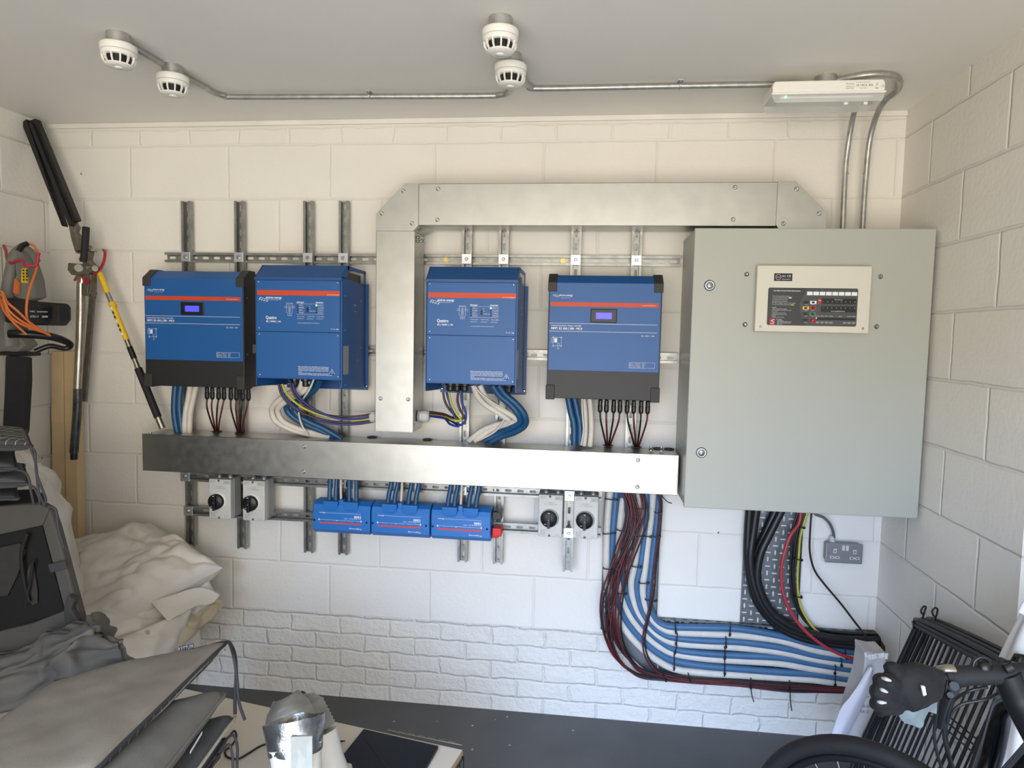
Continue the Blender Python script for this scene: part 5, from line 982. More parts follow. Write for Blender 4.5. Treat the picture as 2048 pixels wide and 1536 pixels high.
# chainsaw on the left wall
hook([(-1.671,-0.26,1.933),(-1.625,-0.3,1.908),(-1.563,-0.36,1.866),(-1.53,-0.38,1.853)], 'red hook on the left wall beside the chainsaw handle')
hook([(-1.53,-0.38,1.853),(-1.464,-0.4,1.863),(-1.434,-0.42,1.842),(-1.406,-0.4,1.844),(-1.397,-0.4,1.878),(-1.392,-0.4,1.891)], 'red hook holding up the chainsaw handle')
t = thing('electric_chainsaw', 'grey and black electric chainsaw hanging nose down with orange cable', 'chainsaw', (-1.557,-0.336,1.153))
mb = MB(); mb.tube([(-1.524,-0.323,1.929),(-1.538,-0.352,1.887),(-1.547,-0.368,1.808),(-1.555,-0.379,1.71),(-1.56,-0.381,1.613),(-1.559,-0.371,1.535)], [.012, .020, .020, .024, .034, .04], 14); mb.tube([(-1.527,-0.33,1.915),(-1.516,-0.304,1.902),(-1.508,-0.285,1.865)], [.018, .018, .018], 12)
mb.slab([(-1.523,-0.32,1.91),(-1.512,-0.294,1.898),(-1.501,-0.269,1.857),(-1.495,-0.253,1.798),(-1.493,-0.245,1.722),(-1.518,-0.294,1.703),(-1.529,-0.32,1.729),(-1.523,-0.31,1.793)], (0, -.06, 0))
mb.slab([(-1.56,-0.392,1.709),(-1.535,-0.333,1.732),(-1.533,-0.32,1.634),(-1.523,-0.294,1.575),(-1.513,-0.272,1.535),(-1.53,-0.304,1.504),(-1.563,-0.381,1.515),(-1.566,-0.395,1.593)], (0, -.07, 0)); mb.build('body', gtool_m, t, bevel=.01)
mb = MB(); mb.slab([(-1.511,-0.376,1.796),(-1.506,-0.363,1.774),(-1.509,-0.366,1.731),(-1.515,-0.382,1.737)], (0, -.012, 0)); mb.build('trigger', orangec_m, t, bevel=.004)
mb = MB(); mb.slab([(-1.473,-0.392,1.831),(-1.466,-0.374,1.835),(-1.469,-0.379,1.813),(-1.466,-0.371,1.797),(-1.467,-0.372,1.777),(-1.476,-0.393,1.777)], (0, -.002, 0)); yl = mb.build('warning_label', yellow_m, t)
mb = MB()
for k in range(8): q = (-1.468,-0.391,1.824); mb.cyl((q[0]+.014*(k % 2), q[1], q[2]-.012*(k//2)), (q[0]+.014*(k % 2), q[1]-.001, q[2]-.012*(k//2)), .0035, seg=8)
mb.build('label_symbols', blk_m, yl)
mb = MB(); mb.slab([(-1.536,-0.333,1.713),(-1.515,-0.288,1.719),(-1.507,-0.272,1.71),(-1.459,-0.182,1.707),(-1.453,-0.171,1.691),(-1.454,-0.171,1.639),(-1.464,-0.186,1.614),(-1.514,-0.28,1.615),(-1.532,-0.317,1.624)], (0, -.10, 0)); mb.build('motor_housing', mtool_m, t, bevel=.014)
mb = MB(); mb.slab([(-1.391,-0.311,1.696),(-1.373,-0.278,1.692),(-1.374,-0.276,1.638),(-1.391,-0.308,1.627)], (0, -.006, 0)); mb.build('end_cap', blk_m, t, bevel=.004)
mb = MB()
for k in range(5): a = (-1.401,-0.333,1.674); b = (-1.391,-0.314,1.676); mb.slab([(a[0], a[1], a[2]-.006*k), (b[0], b[1], b[2]-.006*k), (b[0], b[1], b[2]-.006*k-.002), (a[0], a[1], a[2]-.006*k-.002)], (0, -.003, 0))
mb.build('cooling_fins', mtool_m, t)
q = (-1.433,-0.402,1.648); mb = MB(); txt(mb, 'G72111', q[0], q[2]-.004, q[1]-.004, .008, .035); txt(mb, '2000W', q[0]+.05, q[2]-.004, q[1]-.004, .008, .025); txt(mb, 'MAC', q[0], q[2]+.016, q[1]-.004, .006, .022); txt(mb, 'CHAINSAW', q[0]+.03, q[2]+.016, q[1]-.004, .005, .045)
mb.build('lettering', white_m, t)
mb = MB(); mb.tube([(-1.501,-0.431,1.579),(-1.453,-0.41,1.58),(-1.404,-0.358,1.573),(-1.381,-0.31,1.558),(-1.376,-0.274,1.538),(-1.395,-0.282,1.523),(-1.427,-0.32,1.533),(-1.468,-0.348,1.511)], [.016, .016, .015, .014, .012, .010, .010, .010], 12); mb.build('front_guard', mtool_m, t)
mb = MB(); mb.slab([(-1.563,-0.381,1.511),(-1.512,-0.269,1.508),(-1.511,-0.266,1.49),(-1.564,-0.381,1.498)], (0, -.07, 0)); mb.build('guard_plate', mtool_m, t, bevel=.004)
mb = MB(); mb.slab([(-1.542,-0.377,1.496),(-1.513,-0.311,1.487),(-1.516,-0.309,1.394),(-1.527,-0.319,1.192),(-1.533,-0.329,1.153),(-1.544,-0.351,1.144),(-1.556,-0.38,1.156),(-1.559,-0.389,1.181),(-1.551,-0.383,1.319)], (0, -.03, 0)); mb.build('bar_cover', sheath_m, t, bevel=.004)
mb = MB(); mb.tube([(-1.514,-0.361,1.901),(-1.509,-0.35,1.922),(-1.5,-0.332,1.934)], .010, 10); mb.build('cable_sleeve', blk_m, t)
for pts in ([(-1.5,-0.332,1.934),(-1.482,-0.321,1.926),(-1.451,-0.338,1.889),(-1.437,-0.362,1.838),(-1.429,-0.401,1.768),(-1.419,-0.434,1.7),(-1.42,-0.432,1.634),(-1.408,-0.4,1.606)], [(-1.521,-0.469,1.724),(-1.475,-0.485,1.737),(-1.451,-0.486,1.697),(-1.422,-0.474,1.666),(-1.409,-0.434,1.624),(-1.395,-0.368,1.581),(-1.398,-0.347,1.575)], [(-1.522,-0.469,1.706),(-1.465,-0.494,1.724),(-1.442,-0.494,1.672),(-1.421,-0.466,1.633),(-1.403,-0.418,1.604),(-1.391,-0.36,1.575)], [(-1.52,-0.469,1.752),(-1.487,-0.48,1.706),(-1.464,-0.484,1.66),(-1.436,-0.472,1.618),(-1.424,-0.437,1.58)], [(-1.523,-0.469,1.683),(-1.465,-0.492,1.705),(-1.441,-0.488,1.647),(-1.415,-0.45,1.611),(-1.393,-0.363,1.581)]):
    mb = MB(); mb.tube(pts, .0045, 8); mb.build('power_cord', orangec_m, t)

# timber offcuts in the left corner
for pts, lab in (([(-1.657,-0.05,1.5),(-1.6,-0.05,1.499),(-1.612,-0.05,0.698),(-1.676,-0.05,0.7)], 'left one of two pine boards upright in the left corner'), ([(-1.593,-0.055,1.503),(-1.54,-0.055,1.503),(-1.545,-0.055,0.699),(-1.605,-0.055,0.7)], 'right one of two pine boards upright in the left corner')):
    a, b, c, d = [Vector(q) for q in pts]; c = b+(c-b)*(b.z/(b.z-c.z)); d = a+(d-a)*(a.z/(a.z-d.z))
    mb = MB(); mb.slab([a, b, c, d], (0, .045, 0)); mb.build('pine_board', wood_m, None, .002, lab, 'board', 'pine boards in the left corner', org=tuple(d))

# ---------------- dust sheets and sacks, lower left ----------------
mb, _ = pillow_mb((-1.477,-0.22,0.686), (-1.168,-0.1,0.768), (-0.766,-0.22,0.635), (-1.087,-0.58,0.462), .075, .10, amp=.03, freq=4.5, seed=2, folds=.02, n=110)
mb.build('stuffed_sack', sack_m, None, 0, 'large creased white sack on top of the pile by the back wall', 'sack', 'white sacks', org=(-1.164,-0.3,0.609))
mb, _ = pillow_mb((-1.09,-0.55,0.491), (-0.862,-0.2,0.592), (-0.789,-0.22,0.508), (-0.974,-0.55,0.351), .03, .03, amp=.022, freq=6, seed=5, folds=.014, n=80)
mb.build('folded_sheet', sack_m, None, 0, 'white folded sheet squeezed under the large white sack', 'dust sheet', 'folded sheets', org=(-0.967,-0.4,0.458))
mb = sheet_mb([[(-0.951,-0.42,0.557),(-0.884,-0.38,0.575),(-0.819,-0.3,0.579),(-0.757,-0.26,0.537)], [(-0.897,-0.44,0.529),(-0.861,-0.4,0.541),(-0.805,-0.34,0.545),(-0.766,-0.3,0.519)], [(-0.858,-0.45,0.501),(-0.838,-0.43,0.515),(-0.816,-0.4,0.524),(-0.814,-0.36,0.524)]], .004, .006, 8, 3); mb.build('folded_flap', sack_m, None, 0, 'pointed white corner of sheet hanging out of the pile', 'dust sheet', org=(-0.861,-0.4,0.525))
mb, _ = pillow_mb((-0.917,-0.5,0.482), (-0.81,-0.18,0.489), (-0.779,-0.2,0.465), (-0.873,-0.48,0.334), .02, .03, amp=.02, freq=7, seed=8, folds=.014, n=80)
mb.build('folded_sheet', sack2_m, None, 0, 'cream folded canvas below the white sheets, nearest the wall', 'dust sheet', 'folded sheets', org=(-0.853,-0.35,0.423))
mb, _ = pillow_mb((-1.045,-0.62,0.456), (-0.82,-0.35,0.517), (-0.862,-0.42,0.324), (-0.923,-0.66,0.265), .03, .05, amp=.014, freq=4, seed=11, folds=.010, n=70)
mb.build('folded_sheet', sack_m, None, 0, 'smooth white sheet at the bottom front of the pile', 'dust sheet', 'folded sheets', org=(-0.94,-0.5,0.368))
mb, _ = pillow_mb((-0.961,-0.35,0.354), (-0.907,-0.16,0.339), (-0.892,-0.18,0.258), (-0.866,-0.4,0.264), .03, .03, amp=.01, freq=6, seed=14, n=30)
mb.build('paper_sack', sack_m, None, 0, 'small pale sack corner at the right foot of the pile', 'sack', 'white sacks', org=(-0.909,-0.3,0.314))
mb = MB(); top, bot, _ = pillow((-1.55, -.10, .28), (-.98, -.06, .30), (-1.0, -.50, .26), (-1.55, -.62, .28), .10, .28, .03, 4, 21); mb.grid(top, 30, 30); mb.grid(lambda u, v: bot(u, 1-v), 30, 30)
mb.build('stuffed_sack', sack_m, None, 0, 'big white sack on the floor holding up the whole pile', 'sack', 'white sacks', org=(-1.3, -.3, 0))
mb = sheet_mb([[(-1.591,-0.62,1.196),(-1.51,-0.52,1.18),(-1.493,-0.44,1.156),(-1.511,-0.36,1.108)], [(-1.555,-0.66,1.078),(-1.436,-0.56,1.062),(-1.38,-0.46,1.054),(-1.406,-0.36,0.986)], [(-1.52,-0.7,0.91),(-1.363,-0.6,0.909),(-1.293,-0.48,0.903),(-1.32,-0.38,0.834)], [(-1.485,-0.74,0.747),(-1.273,-0.64,0.743),(-1.219,-0.52,0.723),(-1.25,-0.42,0.647)], [(-1.454,-0.78,0.518),(-1.17,-0.72,0.529),(-1.095,-0.64,0.539),(-1.141,-0.52,0.474)], [(-1.441,-0.8,0.335),(-1.121,-0.74,0.329),(-1.057,-0.66,0.29),(-1.095,-0.54,0.22)]], .05, .02, 4.5, 4, folds=.02, fdir=(0, 1))
mb.build('dust_sheet', sack_m, None, 0, 'tall draped white sheet behind the pet carrier at the left edge', 'dust sheet', org=(-1.288,-0.6,0.802))

# ---------------- pet carrier with cushions ----------------
dF = .98
t = thing('pet_carrier', 'grey canvas pet carrier with black net window at the left edge', 'pet carrier', (-0.989,-0.98,0.49))
mb = MB(); mb.slab([(-1.327,-0.96,1.017),(-1.053,-0.96,1.067),(-0.92,-0.96,1.08),(-0.891,-0.96,1.066),(-0.87,-0.96,1.003),(-0.791,-0.96,0.696),(-0.818,-0.96,0.663),(-1.076,-0.96,0.468),(-1.359,-0.96,0.349)], (-.17, .17, 0)); mb.build('carrier_body', mat('black_lining', (14, 14, 14), .9), t, bevel=.004)
mb = MB()
mb.slab([(-1.305,-0.98,1.019),(-1.034,-0.98,1.073),(-0.906,-0.98,1.086),(-0.874,-0.98,1.072),(-0.898,-0.98,1.02),(-1.037,-0.98,0.985),(-1.309,-0.98,0.923)], (0, .03, 0))
mb.slab([(-0.874,-0.98,1.072),(-0.853,-0.98,1.01),(-0.774,-0.98,0.706),(-0.801,-0.98,0.673),(-0.827,-0.98,0.69),(-0.835,-0.98,0.767),(-0.898,-0.98,1.02)], (0, .03, 0))
mb.slab([(-0.835,-0.98,0.764),(-0.827,-0.98,0.69),(-0.801,-0.98,0.673),(-1.057,-0.98,0.476),(-1.337,-0.98,0.347),(-1.327,-0.98,0.558),(-1.049,-0.98,0.686),(-0.948,-0.98,0.715)], (0, .03, 0)); mb.build('canvas_frame', carr_m, t, bevel=.006)
mb = MB(); mb.slab([(-1.326,-0.965,0.917),(-1.052,-0.965,0.979),(-0.911,-0.965,1.015),(-0.847,-0.965,0.757),(-1.063,-0.965,0.679),(-1.344,-0.965,0.549)], (0, .002, 0)); mb.build('net_window', mesh_m, t)
mb = MB(); mb.tube([(-0.944,-0.984,0.997),(-0.966,-0.984,0.929),(-0.96,-0.984,0.845),(-0.945,-0.984,0.784)], .006, 8, flat=.5); mb.tube([(-0.927,-0.984,0.916),(-0.943,-0.984,0.838),(-0.959,-0.984,0.772)], .004, 8, flat=.5); mb.build('inner_strap', mat('black_strap', (12, 12, 12), .8), t)
mb = MB(); mb.slab([(-1.321,-0.97,0.903),(-1.048,-0.97,0.942),(-0.981,-0.97,0.96),(-0.962,-0.97,0.94),(-0.992,-0.97,0.861),(-1.027,-0.97,0.796),(-1.33,-0.97,0.729)], (0, -.002, 0)); mb.slab([(-0.958,-0.97,0.878),(-0.94,-0.97,0.91),(-0.927,-0.97,0.818),(-0.928,-0.97,0.779),(-0.945,-0.97,0.771),(-0.968,-0.97,0.792)], (0, -.002, 0)); mb.build('see_through_patch', mat('lit_net_inside', (46, 44, 42), .9, 0, .15, 40), t)
mb = MB(); mb.slab([(-0.875,-0.985,0.907),(-0.819,-0.985,0.922),(-0.812,-0.985,0.899),(-0.866,-0.985,0.882)], (0, -.006, 0)); mb.build('webbing_loop', mat('dark_webbing', (52, 52, 52), .8), t, bevel=.002)
mb = MB(); mb.slab([(-0.807,-0.98,0.822),(-0.785,-0.98,0.808),(-0.795,-0.98,0.777),(-0.775,-0.98,0.743),(-0.816,-0.98,0.725),(-0.821,-0.98,0.775)], (0, -.02, 0)); mb.build('buckle_strap', mat('dark_webbing', (52, 52, 52), .8), t, bevel=.004)
chk = mat('checked_cushion_fabric', (66, 66, 64), .9, 0, .08, 9, .0006, 260)
def add_lines(m, sc, w_):
    t_ = m.node_tree; n = t_.nodes; l = t_.links; b = n['Principled BSDF']; src = b.inputs['Base Color'].links[0].from_socket
    tc_ = n.new('ShaderNodeTexCoord'); k = n.new('ShaderNodeTexBrick'); l.new(tc_.outputs['Object'], k.inputs['Vector']); k.inputs['Scale'].default_value = 1; k.inputs['Brick Width'].default_value = sc; k.inputs['Row Height'].default_value = sc; k.inputs['Mortar Size'].default_value = w_; k.offset = 0
    mx = n.new('ShaderNodeMix'); mx.data_type = 'RGBA'; l.new(k.outputs['Fac'], mx.inputs[0]); l.new(src, mx.inputs[6]); mx.inputs[7].default_value = (.42, .41, .38, 1); l.new(mx.outputs[2], b.inputs['Base Color'])
add_lines(chk, .030, .0012)
def cushion(c00, c10, c11, c01, th, mtop, mbot, label, pip, cat='cushion', group='seat cushions in the near stack', seed=0, tt=.02):
    t = thing('seat_cushion', label, cat, tuple(c10), group)
    top, bot, P = pillow(c00, c10, c11, c01, tt, th-tt, .006, 7, seed, pw=.34)
    mb = MB(); mb.grid(top, 44, 44, 0); mb.grid(lambda u, v: bot(u, 1-v), 44, 44, 1); mb.build('cushion_pad', [mtop, mbot], t)
    mb = MB(); mb.tube([P(u, v) for u, v in [(k/8, 0) for k in range(8)]+[(1, k/8) for k in range(8)]+[(1-k/8, 1) for k in range(9)]], .0045, 8, sub=3); mb.build('piping', pip, t)
    return t, P
def cord(t, pts, r=.0035, m=None): mb = MB(); mb.tube(pts, r, 8); mb.build('tie_cord', m or pipe_m, t)
for k, (a, th, lab) in enumerate((((-0.926,-0.98,1.257), .045, 'checked cushion on top of the small stack at the left edge'), ((-0.975,-0.98,1.189), .04, 'second cushion down in the small stack at the left edge'), ((-0.938,-0.98,1.144), .045, 'third cushion down in the small stack at the left edge'), ((-0.974,-0.98,1.097), .025, 'lowest cushion of the small stack, resting on the pet carrier'))):
    a = Vector(a); c10 = a+Vector((-.20, .20, .012)); t, P_ = cushion(c10+Vector((-.4, .0, 0)), c10, a, a+Vector((-.4, -.02, -.01)), th, chk if k == 0 else cush3_m, cush3_m, lab, pipe_m, group='cushions at the left edge', seed=k+30, tt=th*.45)
    if k == 0: cord(t, [(-0.908,-1.0,1.258),(-0.895,-1.0,1.244),(-0.893,-1.0,1.185),(-0.875,-1.0,1.134),(-0.874,-0.99,1.102),(-0.881,-0.99,1.086)]); cord(t, [(-0.908,-1.0,1.256),(-0.895,-1.0,1.215),(-0.891,-1.0,1.17),(-0.887,-1.0,1.126),(-0.881,-0.99,1.089)])
    if k == 1: cord(t, [(-0.957,-1.0,1.19),(-0.93,-1.0,1.184),(-0.917,-1.0,1.162),(-0.912,-1.0,1.125),(-0.913,-0.99,1.085)])
    if k == 2: cord(t, [(-0.92,-1.0,1.147),(-0.902,-1.0,1.14),(-0.887,-1.0,1.111),(-0.894,-0.99,1.086)]); cord(t, [(-0.856,-1.0,1.086),(-0.834,-1.0,1.076),(-0.829,-1.0,1.024),(-0.812,-1.0,0.965)])

# crumpled grey cover in front of the carrier
mb = sheet_mb([[(-1.131,-1.02,0.57),(-0.963,-1.02,0.645),(-0.864,-1.02,0.698),(-0.782,-1.04,0.739),(-0.697,-1.05,0.776),(-0.679,-1.02,0.752)], [(-1.07,-1.08,0.56),(-0.908,-1.08,0.641),(-0.801,-1.1,0.709),(-0.665,-1.16,0.77),(-0.597,-1.16,0.8),(-0.604,-1.08,0.74)], [(-1.03,-1.12,0.548),(-0.89,-1.1,0.615),(-0.824,-1.06,0.622),(-0.681,-1.16,0.726),(-0.655,-1.12,0.723),(-0.565,-1.1,0.721)], [(-0.991,-1.16,0.516),(-0.874,-1.12,0.532),(-0.773,-1.12,0.57),(-0.686,-1.14,0.624),(-0.626,-1.14,0.65),(-0.524,-1.1,0.681)]], .02, .02, 7, 9, folds=.016, fdir=(0, 1), sub=9)
mb.build('fabric_cover', fab_m, None, 0, 'crumpled grey waterproof cover between the pet carrier and near cushions', 'fabric cover', org=(-0.748,-1.1,0.678))

# ---------------- near cushion stack ----------------
def Q(a, b): return (Vector(a)-Vector(b))
T10, T11, T00 = Vector((-0.299,-1.017,0.725)), Vector((-0.286,-1.554,0.7)), Vector((-0.61,-1.281,0.72))
t, P_ = cushion(T00, T10, T11, T00+(T11-T10), .065, cush_m, chk, 'large taupe cushion on top of the near stack with corner cords', pipe_m, seed=1, tt=.022)
cord(t, [T10+Vector((.0, 0, 0)), T10+Vector((.018, -.01, 0))]+[(-0.228,-1.1,0.732),(-0.214,-1.12,0.687),(-0.218,-1.12,0.624),(-0.218,-1.12,0.578)], .0045); cord(t, [T10, T10+Vector((.014, -.01, .002))]+[(-0.22,-1.12,0.736),(-0.206,-1.13,0.679),(-0.201,-1.13,0.617),(-0.185,-1.13,0.57)], .004)
tg = MB(); e0 = Vector((-0.399,-1.101,0.725)); e1 = Vector((-0.37,-1.075,0.725)); hgt = .012
tg.slab([e0+Vector((0, .012, -.004)), e1+Vector((0, .012, -.004)), e1+Vector((0, .012, hgt)), e0+Vector((0, .012, hgt))], (0, .001, 0)); tgo = tg.build('brand_tag', cush3_m, t)
tm = MB(); vs_, fs_ = glyphs('KETTLER'); mx_ = max(v[0] for v in vs_); tm.add([e0+(e1-e0)*(v[0]/mx_)+Vector((0, .0112, v[1]/.7*.010)) for v in vs_], fs_); tm.build('tag_lettering', white_m, tgo)
for k, (a, b, th, mt, lab, pm) in enumerate((
    ((-0.238,-1.134,0.64), (-0.199,-1.451,0.63), .085, cush2_m, 'thick plain grey cushion second from the top of the near stack', cush2_m),
    ((-0.222,-1.113,0.565), (-0.223,-1.369,0.56), .065, cush3_m, 'slate cushion with pale piping, third down in the near stack', lpipe_m),
    ((-0.249,-1.113,0.5), (-0.222,-1.281,0.5), .055, cush3_m, 'slate cushion fourth down in the near stack', pipe_m),
    ((-0.28,-1.091,0.44), (-0.255,-1.218,0.44), .06, chk, 'checked cushion fifth down in the near stack', pipe_m),
    ((-0.316,-1.069,0.39), (-0.273,-1.188,0.39), .04, cush3_m, 'lowest cushion of the near stack, lying on the white board', pipe_m))):
    a, b = Vector(a), Vector(b); dr_ = (T11-T10).normalized()*.5; c11 = a+Vector((dr_.x*.9+.05, dr_.y, 0)); lf = (T00-T10).normalized()*.42
    t, P_ = cushion(a+lf, a, c11, c11+lf, th, mt, mt, lab, pm, seed=k+5, tt=th*.5)
    if k == 0: mb = MB(); mb.slab([P_(1.0, .30)+Vector((.004, 0, -.02)), P_(1.0, .42)+Vector((.004, 0, -.03)), P_(1.0, .42)+Vector((.006, 0, -.022)), P_(1.0, .30)+Vector((.006, 0, -.012))], (.002, 0, 0)); mb.build('care_label', white_m, t)
    if k == 2: cord(t, [P_(1, .1)]+[(-0.185,-1.2,0.57),(-0.169,-1.2,0.545),(-0.17,-1.2,0.483)]+[(Vector((-0.17,-1.2,0.43)))])
    if k == 3: cord(t, [P_(1, .1)]+[(-0.167,-1.25,0.576),(-0.154,-1.25,0.551),(-0.153,-1.25,0.506)])

# ---------------- white board on a wire crate, with things on it ----------------
BZ = .35
b0, b1 = Vector((-.72, -.626, 0)), Vector((.356, -.836, 0)); dn = Vector((-.19, -.98, 0))*.62
t = thing('tabletop_board', 'white board lying flat near the floor with things on it', 'board', (-.3, -1.0, BZ-.018))
mb = MB(); mb.slab([b0+Vector((0, 0, BZ-.016)), b1+Vector((0, 0, BZ-.016)), b1+dn+Vector((0, 0, BZ-.016)), b0+dn+Vector((0, 0, BZ-.016))], (0, 0, .016)); mb.build('board_panel', board_m, t, bevel=.0005)
mb = MB(); e_ = Vector((.98, -.19, 0))*.0012; mb.slab([b1+Vector((0, 0, BZ-.0165)), b1+dn+Vector((0, 0, BZ-.0165)), b1+dn+Vector((0, 0, BZ)), b1+Vector((0, 0, BZ))], e_); mb.build('raw_edge', mat('chipboard_edge', (178, 150, 108), .8, 0, .3, 80), t)
t = thing('wire_crate', 'folding wire crate under the white board', 'wire crate', (-.2, -1.05, 0))
mb = MB(); ux = (b1-b0).normalized(); uy = dn.normalized(); cr = [b0+ux*.05, b1+ux*.004, b1+ux*.004+dn, b0+ux*.05+dn]
for z in (.006, .11, .22, .328): mb.tube([q+Vector((0, 0, z)) for q in cr+[cr[0]]], .0028, 6, sub=1)
for a, b in zip(cr, cr[1:]+cr[:1]):
    n_ = int((b-a).length/.03)
    for k in range(n_): q = a.lerp(b, k/n_); mb.tube([q+Vector((0, 0, .004)), q+Vector((0, 0, .328))], .0016, 5, sub=1)
mb.build('wire_cage', wire_m, t)
mb = MB()
for k in range(7): q = Vector((0.104,-0.78,0.352)).lerp(Vector((0.341,-0.816,0.352)), k/7)+Vector((0, .006, 0)); mb.cyl(q, q+ux*.024, .0035, seg=8)
mb.cyl(Vector((0.1,-0.785,0.356))+Vector((0, .004, 0)), Vector((0.352,-0.826,0.356))+Vector((0, .004, 0)), .002, seg=8); mb.build('hinge_wire', mat('brassy_wire', (150, 146, 128), .35, 1), t)
t = thing('dark_slab', 'flat black glass slab lying on the white board', 'tablet', (0.124,-0.874,0.352))
mb = MB(); L0, L1, L2 = Vector((0.029,-0.792,0.362)), Vector((0.283,-0.844,0.362)), Vector((0.004,-0.995,0.362)); L3 = L2+(L1-L0); L2e = L0+(L2-L0)*1.5; L3e = L1+(L2-L0)*1.5
mb.slab([L0, L1, L3e, L2e], (0, 0, -.012)); mb.build('slab_body', slab_m, t, bevel=.002)
mb = MB(); q0, q1 = L0.lerp(L2e, .15)+(L1-L0)*.12, L0.lerp(L2e, .60)+(L1-L0)*.75; mb.tube([q0+Vector((0, 0, .0006)), q1+Vector((0, 0, .0006))], .0006, 5, sub=1); mb.build('surface_scratch', mat('scratch_brown', (60, 56, 50), .5), t)
t = thing('red_screwdriver', 'small red screwdriver on the white board beside the taped duct piece', 'screwdriver', (-0.028,-0.866,0.36))
mb = MB(); mb.cyl((-0.059,-0.868,0.358), (-0.023,-0.862,0.358), .0055, .0045, seg=8); mb.build('handle', red_m, t)
mb = MB(); mb.cyl((-0.023,-0.862,0.358), (-0.007,-0.857,0.358), .0035, .0015, seg=8); mb.build('tip', wire_m, t)
cable([(-0.326,-1.016,0.4),(-0.363,-0.907,0.362),(-0.368,-0.858,0.358),(-0.345,-0.886,0.356),(-0.339,-0.928,0.355),(-0.344,-0.953,0.355),(-0.322,-0.979,0.355),(-0.288,-0.984,0.355),(-0.271,-0.957,0.355),(-0.251,-0.914,0.355),(-0.223,-0.895,0.355)], .003, cblack_m, 'thin black cord looping on the white board beside the near cushions', None, 'black_cord', 'cord')

# white duct pieces wrapped in silver tape
def crinkle(mb, amp, f, seed):
    mb.v = [tuple(Vector(v)+Vector((fbm(Vector(v)*1, f, 2), fbm(Vector(v)+Vector((5, seed, 0)), f, 2), fbm(Vector(v)+Vector((0, 7, seed)), f, 2)))*amp) for v in mb.v]; return mb
t = thing('taped_duct_piece', 'white flared plastic duct piece wrapped in silver tape on the board', 'duct piece', (-0.06,-0.996,0.352))
fc = Vector((-0.006,-1.16,0.439)); bc = Vector((-0.077,-1.0,0.443))
K0, K1, K2 = Vector((0.009,-1.22,0.428)), Vector((-0.019,-1.18,0.526)), Vector((-0.038,-1.15,0.601))
mb = MB(); mb.tube([K0, K0.lerp(K1, .5), K1, K1.lerp(K2, .2)], [.075, .060, .064, .069], 36, sub=6); mb.build('white_body', wplas_m, t)
mb = MB(); mb.tube([K1.lerp(K2, -.05), K1.lerp(K2, .3), K1.lerp(K2, .7), K2.lerp(K1, .02)], [.066, .0715, .074, .077], 44, caps=False, sub=8); crinkle(mb, .007, 16, 3); ft = mb.build('foil_tape', foil_m, t)
mb = MB(); mb.tube([K2.lerp(K1, .25), K2.lerp(K1, .2)], .068, 36, sub=1); mb.build('inner_dark', rib_m, t)
mb = MB(); mb.slab([K1+Vector((.018, -.075, -.01)), K1+Vector((.066, -.055, -.004)), K2+Vector((.074, -.055, -.008)), K2+Vector((.03, -.085, .002))], (.002, -.004, 0)); crinkle(mb, .004, 20, 8); mb.build('cloth_tape_patch', tapew_m, t, bevel=.001)
t = thing('ribbed_duct_piece', 'dull grey ribbed duct piece with taped rim behind the foil-wrapped one', 'duct piece', (-0.149,-0.864,0.352))
J0, J1, J2 = Vector((-0.026,-1.05,0.365)), Vector((-0.062,-1.02,0.464)), Vector((-0.1,-1.0,0.531))
mb = MB(); mb.tube([J0, J0.lerp(J1, .35), J0.lerp(J1, .8), J1], [.097, .090, .087, .086], 40, sub=6); mb.tube([J0, J0+(J0-J1).normalized()*.012], [.106, .106], 40, sub=1); mb.build('white_flange', wplas_m, t)
mb = MB(); n_ = 14; mb.tube([J1.lerp(J2, k/n_) for k in range(n_+1)], [.084+.004*(k % 2)-.0006*k for k in range(n_+1)], 40, sub=1); mb.tube([J2, J2+(J2-J1).normalized()*.02, J2+(J2-J1).normalized()*.034], [.076, .06, .02], 40, sub=4); mb.build('ribbed_hose', rib_m, t)
mb = MB(); mb.tube([J1.lerp(J2, .55), J2, J2+(J2-J1)*.25, J2+(J2-J1)*.55], [.090, .088, .078, .05], 44, sub=6, caps=False); mb.f = [f for i, f in enumerate(mb.f) if (i % 44) < 30]; mb.m = mb.m[:len(mb.f)]; mb.s = mb.s[:len(mb.f)]; crinkle(mb, .009, 14, 5); mb.build('grey_tape', rib_m, t)

# ---------------- right corner: paper bag, crate, bicycle ----------------
def G(l): return l
t = thing('paper_bag', 'tall greyish paper bag with scribbled writing in the right corner', 'paper bag', (1.706,-0.4,0.209))
mb = MB(); bagp = [(1.677,-0.4,0.552),(1.714,-0.4,0.549),(1.749,-0.4,0.55),(1.747,-0.4,0.512),(1.745,-0.4,0.404),(1.74,-0.4,0.279),(1.736,-0.4,0.161),(1.625,-0.4,0.15),(1.63,-0.4,0.227),(1.656,-0.4,0.355),(1.678,-0.4,0.457),(1.681,-0.4,0.524)]; mb.slab(bagp, (0, .10, 0)); crinkle(mb, .006, 12, 2); mb.build('bag_body', pbag_m, t, bevel=.004)
mb = sheet_mb([[(1.672,-0.41,0.553),(1.691,-0.41,0.548),(1.717,-0.41,0.554),(1.746,-0.41,0.554)], [(1.672,-0.42,0.541),(1.691,-0.42,0.534),(1.716,-0.42,0.54),(1.74,-0.42,0.538)]], .004, .01, 25, 4, sub=10, folds=.008); mb.build('crumpled_top', mat('clear_crumpled_plastic', (215, 215, 215), .3, 0, .1, 20), t)
mb = MB(); mb.slab([(1.703,-0.404,0.299),(1.708,-0.404,0.291),(1.708,-0.404,0.27),(1.701,-0.404,0.236),(1.679,-0.404,0.229),(1.687,-0.404,0.264)], (0, -.0008, 0)); mb.build('blue_print', ink_m, t)
